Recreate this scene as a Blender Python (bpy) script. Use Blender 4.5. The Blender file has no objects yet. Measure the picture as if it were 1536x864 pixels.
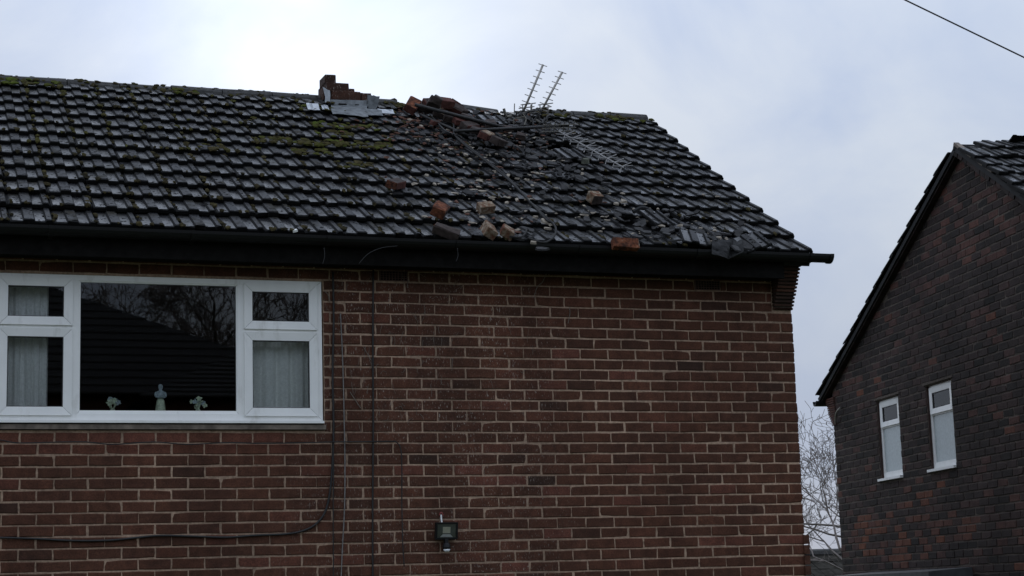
import bpy, bmesh, math, random
from mathutils import Vector, Matrix, noise
V = Vector
rnd = random.Random(7)
scene = bpy.context.scene
COL = scene.collection

# ------------------------------------------------------------------ camera, sky, sun, exposure
F_PX, PITCH, ROLL, YAW = 2735.7282, 0.1679224, -0.0301635, 0.3360011
CAM = V((-6.7289, -12.6248, -1.1920))
_right = V((math.cos(YAW), -math.sin(YAW), 0)); _fh = V((math.sin(YAW), math.cos(YAW), 0))
_fwd = _fh*math.cos(PITCH) + V((0, 0, 1))*math.sin(PITCH)
_up = V((0, 0, 1))*math.cos(PITCH) - _fh*math.sin(PITCH)
R3 = _right*math.cos(ROLL) + _up*math.sin(ROLL)
U3 = _up*math.cos(ROLL) - _right*math.sin(ROLL)
cam_d = bpy.data.cameras.new('camera'); cam = bpy.data.objects.new('camera', cam_d); COL.objects.link(cam)
cam_d.sensor_width = 36; cam_d.lens = F_PX/1536*36; cam_d.clip_start = .1; cam_d.clip_end = 3000
cam.matrix_world = Matrix((R3, U3, -_fwd)).transposed().to_4x4(); cam.matrix_world.translation = CAM
scene.camera = cam

SUN_DIR = V((0.216, 0.932, 0.29)).normalized()
SUN_EL = math.asin(SUN_DIR.z); SUN_AZ = math.atan2(SUN_DIR.x, SUN_DIR.y)
world = bpy.data.worlds.new('World'); scene.world = world; world.use_nodes = True
def build_sky():
    nt = world.node_tree; N = nt.nodes; L = nt.links; N.clear()
    out = N.new('ShaderNodeOutputWorld'); bg = N.new('ShaderNodeBackground'); bg.inputs['Strength'].default_value = 0.1
    sky = N.new('ShaderNodeTexSky'); sky.sky_type = 'NISHITA'; sky.sun_disc = False
    sky.sun_elevation = SUN_EL; sky.sun_rotation = SUN_AZ
    tc = N.new('ShaderNodeTexCoord')
    def math_(op, a, b=None, clamp=False):
        m = N.new('ShaderNodeMath'); m.operation = op; m.use_clamp = clamp
        for i, x in enumerate((a, b)):
            if x is None: continue
            if isinstance(x, (int, float)): m.inputs[i].default_value = x
            else: L.new(x, m.inputs[i])
        return m.outputs[0]
    sep = N.new('ShaderNodeSeparateXYZ'); L.new(tc.outputs['Generated'], sep.inputs[0])
    mp = N.new('ShaderNodeMapping'); mp.inputs['Location'].default_value = (3.1, 1.7, .4); mp.inputs['Scale'].default_value = (1, 1, 1.5); L.new(tc.outputs['Generated'], mp.inputs[0])
    n1 = N.new('ShaderNodeTexNoise'); n1.inputs['Scale'].default_value = 6.5; n1.inputs['Detail'].default_value = 7; n1.inputs['Roughness'].default_value = .52
    n1.inputs['Distortion'].default_value = .4
    L.new(mp.outputs[0], n1.inputs['Vector'])
    ramp = N.new('ShaderNodeValToRGB'); cr = ramp.color_ramp
    cr.elements[0].position = .38; cr.elements[0].color = (.80, .945, 1.24, 1)
    cr.elements[1].position = .63; cr.elements[1].color = (1.03, 1.14, 1.32, 1)
    L.new(n1.outputs[0], ramp.inputs[0])
    # overcast luminance rising from horizon to zenith (1 + 2 sin h)
    zc = math_('MAXIMUM', sep.outputs[2], 0.0)
    grad = math_('ADD', math_('MULTIPLY', zc, 7.6), 4.2)
    # thin cloud brightening round the hidden sun
    dot = N.new('ShaderNodeVectorMath'); dot.operation = 'DOT_PRODUCT'; L.new(tc.outputs['Generated'], dot.inputs[0]); dot.inputs[1].default_value = SUN_DIR
    glow = math_('POWER', math_('MAXIMUM', dot.outputs['Value'], 0.0), 260.0)
    glow2 = math_('POWER', math_('MAXIMUM', dot.outputs['Value'], 0.0), 22.0)
    lum = math_('ADD', math_('ADD', grad, math_('MULTIPLY', glow, 3.2)), math_('MULTIPLY', glow2, .10))
    vm = N.new('ShaderNodeVectorMath'); vm.operation = 'SCALE'; L.new(ramp.outputs[0], vm.inputs[0]); L.new(lum, vm.inputs['Scale'])
    mix = N.new('ShaderNodeMixRGB'); mix.inputs[0].default_value = .97
    L.new(sky.outputs[0], mix.inputs[1]); L.new(vm.outputs[0], mix.inputs[2])
    L.new(mix.outputs[0], bg.inputs[0]); L.new(bg.outputs[0], out.inputs[0])
build_sky()
sun_d = bpy.data.lights.new('sun', 'SUN'); sun_d.energy = .5; sun_d.angle = math.radians(25); sun_d.color = (1, .96, .9)
sun = bpy.data.objects.new('sun', sun_d); COL.objects.link(sun)
sun.rotation_euler = SUN_DIR.to_track_quat('Z', 'Y').to_euler(); sun.location = (0, 0, 20)
vs = scene.view_settings; vs.view_transform = 'Standard'; vs.look = 'None'; vs.gamma = 1; vs.use_curve_mapping = False; vs.exposure = 0

# ------------------------------------------------------------------ helpers
def ray(u, v):
    return (R3*((u-768)/F_PX) - U3*((v-432)/F_PX) + _fwd)
def on_plane(u, v, P, n):
    d = ray(u, v); return CAM + d*((P-CAM).dot(n)/d.dot(n))
def prj(P):
    c = P-CAM; z = c.dot(_fwd); return 768+F_PX*c.dot(R3)/z, 432-F_PX*c.dot(U3)/z, z
WM = {}
def place(o, parent=None, mw=None):
    mw = mw or Matrix(); COL.objects.link(o); WM[o] = mw
    if parent:
        o.parent = parent; o.matrix_parent_inverse = WM[parent].inverted()
    o.matrix_basis = mw
    return o
def tag(o, label=None, cat=None, group=None, kind=None):
    if label: o['label'] = label
    if cat: o['category'] = cat
    if group: o['group'] = group
    if kind: o['kind'] = kind
    return o
def thing(name, loc, label, cat, group=None):
    return tag(place(bpy.data.objects.new(name, None), None, Matrix.Translation(V(loc))), label, cat, group)
class MB:
    def __init__(s): s.v = []; s.f = []; s.t = []; s.m = []
    def add(s, vs, fs, tint=.5, mats=None):
        b = len(s.v); s.v += [tuple(x) for x in vs]; s.t += [tint]*len(vs)
        for i, f in enumerate(fs):
            s.f.append(tuple(b+k for k in f)); s.m.append(mats[i] if isinstance(mats, list) else (mats or 0))
    def box(s, lo, hi, M=None, mat=0, tint=.5):
        x0, y0, z0 = lo; x1, y1, z1 = hi
        vs = [V(p) for p in ((x0,y0,z0),(x1,y0,z0),(x1,y1,z0),(x0,y1,z0),(x0,y0,z1),(x1,y0,z1),(x1,y1,z1),(x0,y1,z1))]
        if M: vs = [M@p for p in vs]
        s.add(vs, [(0,3,2,1),(4,5,6,7),(0,1,5,4),(1,2,6,5),(2,3,7,6),(3,0,4,7)], tint, mat)
    def prism(s, poly, vec, mat=0, tint=.5):
        n = len(poly); vs = [V(p) for p in poly]+[V(p)+V(vec) for p in poly]
        s.add(vs, [tuple(range(n))[::-1], tuple(range(n, 2*n))]+[(i,(i+1)%n,n+(i+1)%n,n+i) for i in range(n)], tint, mat)
    def tube(s, pts, r, sides=6, mat=0, r2=None, tint=.5):
        pts = [V(p) for p in pts]; n = len(pts); vs = []
        prev = None
        for i, p in enumerate(pts):
            d = (pts[min(i+1, n-1)]-pts[max(i-1, 0)]).normalized()
            if prev is None:
                a = d.orthogonal().normalized()
            else:
                a = (prev-d*prev.dot(d)).normalized() if (prev-d*prev.dot(d)).length > 1e-5 else d.orthogonal().normalized()
            prev = a; b = d.cross(a)
            rr = r if r2 is None else r+(r2-r)*i/(n-1)
            for k in range(sides):
                t = 2*math.pi*k/sides; vs.append(p+a*(rr*math.cos(t))+b*(rr*math.sin(t)))
        fs = [(i*sides+k, i*sides+(k+1)%sides, (i+1)*sides+(k+1)%sides, (i+1)*sides+k) for i in range(n-1) for k in range(sides)]
        fs += [tuple(range(sides))[::-1], tuple((n-1)*sides+k for k in range(sides))]
        s.add(vs, fs, tint, mat)
    def lathe(s, prof, c, sides=12, mat=0, sx=1, sy=1):
        vs = [V(c)+V((r*math.cos(2*math.pi*k/sides)*sx, r*math.sin(2*math.pi*k/sides)*sy, z)) for r, z in prof for k in range(sides)]
        n = len(prof)
        fs = [(i*sides+k, i*sides+(k+1)%sides, (i+1)*sides+(k+1)%sides, (i+1)*sides+k) for i in range(n-1) for k in range(sides)]
        fs += [tuple(range(sides))[::-1], tuple((n-1)*sides+k for k in range(sides))]
        s.add(vs, fs, .5, mat)
    def mesh(s, name, mats, smooth=False):
        me = bpy.data.meshes.new(name); me.from_pydata(s.v, [], s.f)
        for m in mats: me.materials.append(m)
        me.polygons.foreach_set('material_index', s.m)
        a = me.attributes.new('tint', 'FLOAT', 'POINT'); a.data.foreach_set('value', s.t)
        if smooth: me.polygons.foreach_set('use_smooth', [True]*len(s.f))
        me.update(); return me
    def build(s, name, mats, parent=None, kind=None, smooth=False, mw=None):
        if not isinstance(mats, (list, tuple)): mats = [mats]
        o = place(bpy.data.objects.new(name, s.mesh(name, mats, smooth)), parent, mw)
        if kind: o['kind'] = kind
        return o
def local_build(mb, name, mats, loc, parent=None, smooth=False):
    """mesh with its origin at loc"""
    L = V(loc); mb.v = [tuple(V(p)-L) for p in mb.v]
    return mb.build(name, mats, parent, None, smooth, Matrix.Translation(L))
def spline(pts, n=6):
    pts = [V(p) for p in pts]; out = []
    for i in range(len(pts)-1):
        p0, p1, p2, p3 = pts[max(i-1, 0)], pts[i], pts[i+1], pts[min(i+2, len(pts)-1)]
        for k in range(n):
            t = k/n; t2 = t*t; t3 = t2*t
            out.append(.5*((2*p1)+(p2-p0)*t+(2*p0-5*p1+4*p2-p3)*t2+(3*p1-p0-3*p2+p3)*t3))
    return out+[pts[-1]]
def frameM(O, X, Y, Z):
    return Matrix(((X.x, Y.x, Z.x, O.x), (X.y, Y.y, Z.y, O.y), (X.z, Y.z, Z.z, O.z), (0, 0, 0, 1)))

# ------------------------------------------------------------------ materials
class NT:
    def __init__(s, name):
        s.m = bpy.data.materials.new(name); s.m.use_nodes = True; s.nt = s.m.node_tree; s.N = s.nt.nodes; s.L = s.nt.links
        s.b = s.N['Principled BSDF']; s.geo = s.N.new('ShaderNodeNewGeometry')
    def new(s, t): return s.N.new('ShaderNode'+t)
    def set(s, sock, v):
        if hasattr(v, 'is_output') or isinstance(v, bpy.types.NodeSocket): s.L.new(v, sock)
        else: sock.default_value = v
    def noise(s, scale, detail=4, rough=.55, vec=None, dist=0, stretch=None):
        n = s.new('TexNoise'); n.inputs['Scale'].default_value = scale; n.inputs['Detail'].default_value = detail
        n.inputs['Roughness'].default_value = rough; n.inputs['Distortion'].default_value = dist
        v = vec or s.geo.outputs['Position']
        if stretch:
            mp = s.new('Mapping'); mp.inputs['Scale'].default_value = stretch; s.L.new(v, mp.inputs[0]); v = mp.outputs[0]
        s.L.new(v, n.inputs['Vector']); return n.outputs['Fac']
    def ramp(s, fac, stops, interp='LINEAR'):
        r = s.new('ValToRGB'); c = r.color_ramp; c.interpolation = interp
        while len(c.elements) > 2: c.elements.remove(c.elements[-1])
        for i, (p, col) in enumerate(stops):
            e = c.elements[i] if i < 2 else c.elements.new(p)
            e.position = p; e.color = (*col, 1) if not isinstance(col, (int, float)) else (col, col, col, 1)
        s.L.new(fac, r.inputs[0]); return r.outputs[0]
    def mix(s, fac, a, b, mode='MIX'):
        m = s.new('MixRGB'); m.blend_type = mode
        for i, x in enumerate((fac, a, b)):
            if isinstance(x, tuple): x = (*x, 1) if len(x) == 3 else x
            s.set(m.inputs[i], x)
        return m.outputs[0]
    def math(s, op, a, b=0., clamp=False):
        m = s.new('Math'); m.operation = op; m.use_clamp = clamp; s.set(m.inputs[0], a); s.set(m.inputs[1], b); return m.outputs[0]
    def attr(s, name):
        a = s.new('Attribute'); a.attribute_name = name; return a.outputs['Fac']
    def rand(s):
        return s.new('ObjectInfo').outputs['Random']
    def bump(s, h, strength=.4, dist=.01):
        b = s.new('Bump'); b.inputs['Strength'].default_value = strength; b.inputs['Distance'].default_value = dist
        s.L.new(h, b.inputs['Height']); s.L.new(b.outputs[0], s.b.inputs['Normal'])
    def color(s, c): s.set(s.b.inputs['Base Color'], c if not isinstance(c, tuple) else (*c, 1))
    def rough(s, r): s.set(s.b.inputs['Roughness'], r)
    def spec(s, r): s.b.inputs['Specular IOR Level'].default_value = r

def simple(name, col, rough=.6, var=.25, scale=18, bump=0., metal=0., spec=.5):
    t = NT(name); n = t.noise(scale, 5)
    t.color(t.mix(1., tuple(col), t.ramp(n, [(.3, 1-var), (.7, 1+var)]), 'MULTIPLY'))
    t.rough(rough); t.spec(spec); t.b.inputs['Metallic'].default_value = metal
    if bump: t.bump(n, bump, .01)
    return t.m
def brick_mat(name, stops, smear, smear_col, xmask=None, bumps=.5):
    t = NT(name)
    base = t.ramp(t.attr('tint'), stops)
    g1 = t.noise(90, 5, .7); g2 = t.noise(14, 4); g3 = t.noise(2.2, 3)
    c = t.mix(1., base, t.ramp(g1, [(.3, .6), (.52, 1.), (.75, 1.5)]), 'MULTIPLY')
    c = t.mix(1., c, t.ramp(g2, [(.3, .72), (.7, 1.22)]), 'MULTIPLY')
    c = t.mix(1., c, t.ramp(g3, [(.3, .8), (.7, 1.15)]), 'MULTIPLY')
    c = t.mix(1., c, t.ramp(t.noise(1.5, 5, .6, stretch=(1, 1, .3)), [(.34, .76), (.55, 1.03)]), 'MULTIPLY')
    sp = t.ramp(t.noise(120, 3, .6, stretch=(1, 1, .35)), [(.60, 0.), (.70, 1.)])
    patch = t.ramp(t.noise(3.5, 3), [(.42, 0.), (.62, 1.)])
    f = t.math('MULTIPLY', sp, patch)
    if xmask:
        sep = t.new('SeparateXYZ'); t.L.new(t.geo.outputs['Position'], sep.inputs[0])
        a = t.math('SUBTRACT', sep.outputs[0], xmask[0]); a = t.math('DIVIDE', a, xmask[1]); a = t.math('MULTIPLY', a, a)
        a = t.math('SUBTRACT', 1.15, a, True); f = t.math('MULTIPLY', sp, t.math('MAXIMUM', t.math('MULTIPLY', a, t.math('ADD', patch, .35)), .05))
    c = t.mix(t.math('MULTIPLY', f, smear, True), c, smear_col)
    t.color(c); t.rough(.88); t.spec(.25)
    t.bump(t.math('ADD', g1, t.math('MULTIPLY', g2, .8)), bumps, .008)
    return t.m
M = {}
M['brick'] = brick_mat('dark_red_brick', [(0., (.036, .020, .014)), (.3, (.074, .031, .0185)), (.65, (.096, .0375, .0215)), (.85, (.115, .0425, .026)), (1., (.14, .050, .034))],
                       .95, (.32, .27, .23), (-2.95, 1.2))
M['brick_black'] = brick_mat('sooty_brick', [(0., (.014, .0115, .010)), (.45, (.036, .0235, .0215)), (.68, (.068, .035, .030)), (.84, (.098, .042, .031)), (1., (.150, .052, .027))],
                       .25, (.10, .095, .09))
def mortar_mat(name, col, var=.35):
    t = NT(name); n = t.noise(45, 5, .65); n2 = t.noise(1.6, 3)
    c = t.mix(1., col, t.ramp(n, [(.3, 1-var), (.7, 1+var)]), 'MULTIPLY')
    c = t.mix(1., c, t.ramp(n2, [(.3, .72), (.7, 1.18)]), 'MULTIPLY')
    c = t.mix(1., c, t.ramp(t.noise(1.5, 5, .6, stretch=(1, 1, .3)), [(.34, .68), (.55, 1.03)]), 'MULTIPLY')
    t.color(c); t.rough(.95); t.spec(.1); t.bump(n, .6, .01); return t.m
M['mortar'] = mortar_mat('lime_mortar', (.36, .25, .178))
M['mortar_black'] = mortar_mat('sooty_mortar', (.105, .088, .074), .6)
def tile_mat(name, wet, moss=.5, base=.030, spec=.4):
    t = NT(name); pos = t.geo.outputs['Position']
    r = t.rand()
    n1 = t.noise(30, 5, .6); n2 = t.noise(7, 4)
    b = t.mix(1., (base, base*1.0, base*1.10), t.ramp(n1, [(.3, .7), (.7, 1.3)]), 'MULTIPLY')
    b = t.mix(1., b, t.ramp(r, [(0., .72), (1., 1.3)]), 'MULTIPLY')
    # brown algae film
    alg = t.math('MULTIPLY', t.ramp(n2, [(.5, 0.), (.72, 1.)]), moss)
    b = t.mix(alg, b, (.030, .026, .016))
    # black pits and lichen rosettes
    pit = t.math('MAXIMUM', t.ramp(t.noise(24, 1.5, .4), [(.655, 0.), (.68, 1.)]), t.ramp(t.noise(52, 1, .4), [(.66, 0.), (.69, 1.)]))
    lic = t.ramp(t.noise(17, 3, .5, dist=.6), [(.70, 0.), (.74, 1.)])
    b = t.mix(t.math('MULTIPLY', lic, .4), b, (.11, .11, .105))
    b = t.mix(pit, b, (.006, .006, .006))
    t.color(b)
    rg = t.math('ADD', t.ramp(n2, [(.3, wet), (.7, wet+.12)]), t.math('MULTIPLY', pit, .4))
    rg = t.math('ADD', rg, t.math('MULTIPLY', t.math('SUBTRACT', r, .5), .14))
    rg = t.math('ADD', rg, t.math('MULTIPLY', alg, .3))
    t.rough(rg); t.set(t.b.inputs['Specular IOR Level'], t.math('MULTIPLY', t.math('SUBTRACT', 1.0, t.math('MAXIMUM', pit, t.math('MULTIPLY', alg, .7)), True), spec))
    t.bump(t.math('SUBTRACT', t.math('MULTIPLY', n2, .7), t.math('MULTIPLY', pit, .5)), .22, .008); return t.m
M['tile_pan'] = tile_mat('concrete_tile_pan', .28, .6, .0185, .40)
M['tile_rib'] = tile_mat('concrete_tile_rib', .52, .85, .019, .20)
M['tile_edge_shade'] = simple('tile_edge_painted_shade', (.005, .005, .005), .9, .4, 30, .3, spec=.2)  # near black paints the shadow lines at tile fronts; also darkens rib steps
def moss_mat():
    t = NT('moss'); n = t.noise(22, 4); tn = t.attr('tint')
    c = t.ramp(tn, [(0., (.016, .014, .008)), (.45, (.044, .036, .016)), (.7, (.046, .044, .013)), (1., (.062, .082, .014))])
    t.color(t.mix(1., c, t.ramp(n, [(.3, .5), (.7, 1.5)]), 'MULTIPLY')); t.rough(1.); t.spec(.05); t.bump(n, .8, .01); return t.m
M['moss'] = moss_mat()
M['ridge'] = simple('weathered_ridge_tile', (.036, .035, .033), .75, .5, 24, .5, spec=.3)
M['felt'] = simple('black_felt', (.010, .010, .011), .9, .3, 20)
M['timber_dark'] = simple('dark_timber', (.007, .0065, .006), .9, .4, 20, .3, spec=.1)
M['plastic_black'] = simple('black_plastic', (.006, .006, .0065), .5, .2, 30, spec=.3)
M['cable_black'] = simple('black_cable', (.010, .010, .010), .55, .3, 40)
M['cable_pale'] = simple('pale_cable', (.17, .16, .15), .6, .3, 40)
M['wire_dim'] = simple('dim_wire', (.012, .012, .012), .6, .3, 40)
def upvc_mat():
    t = NT('white_upvc'); n = t.noise(5, 4); d = t.noise(9, 5, .65, stretch=(1, 1, .35))
    c = t.mix(1., (.84, .84, .81), t.ramp(n, [(.3, .95), (.7, 1.03)]), 'MULTIPLY')
    t.color(t.mix(t.ramp(d, [(.56, 0.), (.78, .55)]), c, (.42, .40, .34))); t.rough(.36); return t.m
M['upvc'] = upvc_mat()
M['upvc_seal'] = simple('grey_gasket', (.05, .05, .05), .7, .2, 30)
M['sill'] = simple('weathered_sill', (.16, .13, .105), .9, .5, 14, .5)
M['lead'] = simple('weathered_lead', (.115, .125, .13), .6, .5, 18, .3, metal=.2, spec=.3)
M['lead_bright'] = simple('bright_lead', (.33, .35, .37), .38, .25, 16, .2, metal=.3)
M['lead_mid'] = simple('dull_grey_felt', (.055, .058, .062), .7, .4, 10, .3)
M['lead_dark'] = simple('dark_lead', (.020, .020, .020), .85, .4, 16, .4, spec=.15)
M['steel_dark'] = simple('dull_steel_mast', (.024, .023, .022), .55, .4, 30, .2, metal=.5)
M['alu'] = simple('dull_aluminium', (.33, .31, .28), .45, .3, 30, metal=.6)
M['alu_dark'] = simple('stained_aluminium', (.13, .12, .10), .55, .4, 30, metal=.4)
M['alu_pale'] = simple('pale_aluminium', (.17, .165, .158), .45, .25, 30, metal=.5)
def sooty_orange():
    t = NT('broken_orange_brick'); n = t.noise(16, 5, .65); n2 = t.noise(50, 3)
    t.color(t.mix(1., t.ramp(n, [(.38, (.030, .020, .017)), (.50, (.12, .046, .027)), (.62, (.19, .068, .034)), (.72, (.24, .16, .115))]), t.ramp(n2, [(.3, .65), (.7, 1.3)]), 'MULTIPLY')); t.rough(.92); t.spec(.1); t.bump(n2, .8, .01); return t.m
M['orange_brick'] = sooty_orange()
M['dark_brick_face'] = simple('weathered_brick_face', (.045, .034, .030), .9, .5, 30, .6, spec=.2)
M['red_brick_face'] = simple('dull_red_brick_face', (.085, .034, .027), .9, .4, 30, .6, spec=.2)
def mortared():
    t = NT('mortar_crusted_brick'); n = t.noise(28, 4, .6)
    t.color(t.ramp(n, [(.36, (.11, .045, .028)), (.48, (.15, .10, .065)), (.58, (.22, .17, .125)), (.72, (.36, .31, .25))])); t.rough(.95); t.spec(.1); t.bump(n, .9, .012); return t.m
M['mortared'] = mortared()
M['mortar_lump'] = simple('mortar_lump', (.27, .235, .19), .95, .4, 24, .7, spec=.1)
M['crumb_red'] = simple('red_brick_crumb', (.10, .052, .038), .95, .5, 24, .7, spec=.1)
M['stone'] = simple('green_grey_stone', (.12, .125, .10), .95, .4, 24, .7, spec=.1)
M['shard'] = simple('tile_shard', (.026, .025, .025), .75, .5, 24, .6, spec=.2)
M['airbrick'] = simple('terracotta_airbrick', (.075, .040, .032), .9, .3, 24, .4)
M['hole_shade'] = simple('painted_hole_shade', (.004, .004, .004), 1., .1, 10, spec=0)
def curtain_mat(name, col):
    t = NT(name); n = t.noise(60, 3); t.color(t.mix(1., col, t.ramp(n, [(.3, .9), (.7, 1.1)]), 'MULTIPLY')); t.rough(.95); t.spec(.05); return t.m
M['curtain'] = curtain_mat('net_curtain', (.80, .80, .78))
M['curtain_dim'] = curtain_mat('grey_net_curtain', (.84, .84, .81))
M['room'] = simple('dark_room', (.012, .0115, .011), .9, .3, 4)
M['ceramic'] = simple('pale_green_ceramic', (.60, .68, .50), .5, .4, 60, .3)
M['ceramic_blue'] = simple('grey_blue_ceramic', (.42, .50, .54), .5, .4, 60, .3)
def glass_mat():
    t = NT('window_glass'); nt = t.nt; t.N.remove(t.b)
    out = [n for n in t.N if n.type == 'OUTPUT_MATERIAL'][0]
    tr = t.new('BsdfTransparent'); tr.inputs[0].default_value = (.93, .95, .95, 1)
    gl = t.new('BsdfGlossy'); gl.inputs['Roughness'].default_value = .003
    fr = t.new('Fresnel'); fr.inputs[0].default_value = 1.45
    n = t.noise(1.2, 2); bp = t.new('Bump'); bp.inputs['Strength'].default_value = .02; bp.inputs['Distance'].default_value = .004
    t.L.new(n, bp.inputs['Height']); t.L.new(bp.outputs[0], gl.inputs['Normal'])
    mx = t.new('MixShader'); t.L.new(fr.outputs[0], mx.inputs[0]); t.L.new(tr.outputs[0], mx.inputs[1]); t.L.new(gl.outputs[0], mx.inputs[2])
    t.L.new(mx.outputs[0], out.inputs['Surface']); return t.m
M['glass'] = glass_mat()
M['frosted'] = simple('obscured_glass', (.42, .47, .47), .22, .12, 40, .05)
def ground_mat():
    t = NT('lawn_and_soil'); n = t.noise(.6, 6); n2 = t.noise(9, 5)
    t.color(t.mix(1., t.ramp(n, [(.35, (.045, .05, .022)), (.6, (.06, .075, .025)), (.75, (.09, .08, .06))]), t.ramp(n2, [(.3, .6), (.7, 1.4)]), 'MULTIPLY'))
    t.rough(.95); t.bump(n2, .6, .05); return t.m
M['ground'] = ground_mat()
M['bark'] = simple('grey_brown_bark', (.11, .095, .085), .9, .4, 12, .5)
M['twig'] = simple('thin_twig', (.16, .135, .12), .9, .3, 12)
M['ivy'] = simple('dead_ivy_strand', (.17, .145, .12), .9, .4, 30)
M['orange_reveal'] = simple('red_brick_reveal', (.040, .020, .016), .9, .4, 24, .4)

# ------------------------------------------------------------------ ground
GZ = -2.95
g = MB(); g.add([(-900,-900,GZ),(900,-900,GZ),(900,900,GZ),(-900,900,GZ)], [(0,1,2,3)])
tag(g.build('ground', M['ground']), kind='structure')

# ------------------------------------------------------------------ bricks
C = .07827                                           # one brick course
def brick_geo(L, H, D, r):
    o = [(0,0),(L/2,0),(L,0),(L,H/2),(L,H),(L/2,H),(0,H),(0,H/2)]
    j = lambda a: r.uniform(-a, a)
    ring = [(x+j(.0026), y+j(.0022)) for x, y in o]
    if r.random() < .12:
        q = r.choice((0, 2, 4, 6)); ring[q] = (ring[q][0]+(r.uniform(.004, .012) if q in (0, 6) else -r.uniform(.004, .012)), ring[q][1]+(r.uniform(.003, .009) if q in (0, 2) else -r.uniform(.003, .009)))
    cx, cy = L/2, H/2
    k = .0045; w0 = r.uniform(-.0035, .0015)
    tl, tv = j(.0015), j(.0015)
    front = [(x-math.copysign(min(k+r.random()*.002, abs(x-cx)), x-cx) if abs(x-cx) > 1e-3 else x,
              y-math.copysign(min(k+r.random()*.002, abs(y-cy)), y-cy) if abs(y-cy) > 1e-3 else y) for x, y in ring]
    vs = [(x, y, w0+tl*(x/L-.5)*2+tv*(y/H-.5)+j(.0006)) for x, y in front]+[(x, y, w0-.005) for x, y in ring]+[(x, y, -D) for x, y in ring]
    fs = [tuple(range(8))]
    for a in (0, 8):
        fs += [(a+i, a+8+i, a+8+(i+1)%8, a+(i+1)%8) for i in range(8)]
    return vs, fs
def brick_panel(parent, O, U, W, pieces, mat, tintf, cap, seed, D=.06):
    """pieces: list of (u0, u1, z0, z1, tint); the `cap` showing largest become single bricks, the rest one stuff part"""
    r = random.Random(seed); Z = V((0, 0, 1)); sc = []
    for i, (u0, u1, z0, z1, tn) in enumerate(pieces):
        c = O+U*((u0+u1)/2)+Z*((z0+z1)/2); x, y, d = prj(c)
        a = (u1-u0)*(z1-z0)/(d*d) if (-10 < x < 1546 and -4 < y < 868 and d > 0) else 0
        sc.append((-a, i))
    sc.sort(); single = set(i for a, i in sc[:cap] if a < 0)
    cache = {}; rest = MB(); keys = {}
    for i, (u0, u1, z0, z1, tn) in enumerate(pieces):
        L, H = u1-u0, z1-z0
        if i in single:
            k = (round(L, 2), int(tn*7.99)); n = keys.get(k, 0); keys[k] = n+1; k = k+(n % 4,)
            if k not in cache:
                b = MB(); vs, fs = brick_geo(L, H, D, r); b.add(vs, fs, tn); cache[k] = b.mesh('brick', [mat])
            place(bpy.data.objects.new('brick', cache[k]), parent, frameM(O+U*u0+Z*z0, U, Z, W))
        else:
            vs, fs = brick_geo(L, H, D, r)
            rest.add([O+U*(u0+x)+Z*(z0+y)+W*w for x, y, w in vs], fs, tn)
    if rest.v: rest.build('brickwork', mat, parent, 'stuff')
def bond(u0, u1, rows, openings, tintf, r, top=None, anchor=None, alt=lambda i: i % 2):
    """stretcher bond of (u0,u1) laid from the right-hand end `anchor`"""
    out = []; A = u1 if anchor is None else anchor
    for i in rows:
        z0 = -(i+1)*C+.0055; z1 = -i*C-.0055
        x = A-(-.1125 if False else 0)
        xs = [A-.1025, A] if alt(i) else [A-.215, A]
        iv = [tuple(xs)]
        while iv[-1][0] > u0: iv.append((iv[-1][0]-.01-.215, iv[-1][0]-.01))
        for a, b in iv:
            da, db = r.uniform(-.003, .003), r.uniform(-.003, .003)
            segs = [(max(a+da, u0), min(b+db, u1))]
            for (oa, ob, oz0, oz1) in openings:
                if z1 > oz0+.006 and z0 < oz1-.006:
                    n = []
                    for s0, s1 in segs:
                        if s1 <= oa or s0 >= ob: n.append((s0, s1)); continue
                        if s0 < oa: n.append((s0, oa-.003))
                        if s1 > ob: n.append((ob+.003, s1))
                    segs = n
            for s0, s1 in segs:
                if s1-s0 < .025: continue
                if top and z1 > top((s0+s1)/2): continue
                dz = r.uniform(-.0012, .0012)
                out.append((s0, s1, z0+dz, z1+dz, tintf((s0+s1)/2, (z0+z1)/2)))
    return out

# ------------------------------------------------------------------ the main house
RIDGE_Y, RIDGE_Z = 2.844, 3.300
house = thing('brick_house', (-3.5, 1.4, GZ), 'dark red brick house with storm damaged dark tiled roof and wide white window', 'house')
XL = -8.4; DEP = 5.69
WX0, WX1, WZ0, WZ1 = -6.04, -3.757, 0.0, 14*C
mb = MB()
yf, yb = .0062, .22
for x0, x1, z0, z1 in ((XL, WX0, GZ, 1.30), (WX1, -.008, GZ, 1.30), (WX0, WX1, GZ, WZ0+.012), (WX0, WX1, WZ1-.012, 1.30)):
    mb.box((x0, yf, z0), (x1, yb, z1))
wall = mb.build('wall', M['mortar'], house)
rb = random.Random(3)
def main_tint(x, z):
    t = rb.gauss(.5, .13)
    if rb.random() < .010: t = rb.uniform(.05, .2)
    if -.12 < z < 0 and x < -4.0: t = .86+rb.uniform(-.1, .1)          # red course under the sill
    if rb.random() < .04: t = rb.uniform(.85, 1)
    return min(max(t, 0), 1)
pieces = bond(XL, 0, range(-17, 38), [(WX0, WX1, WZ0, WZ1), (-3.345, -3.115, 1.095, 1.182), (-.83, -.61, 1.095, 1.182), (-.172, .1, .9585, 1.5)], main_tint, rb)
brick_panel(wall, V((0, 0, 0)), V((1, 0, 0)), V((0, -1, 0)), pieces, M['brick'], None, 300, 5)
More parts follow.
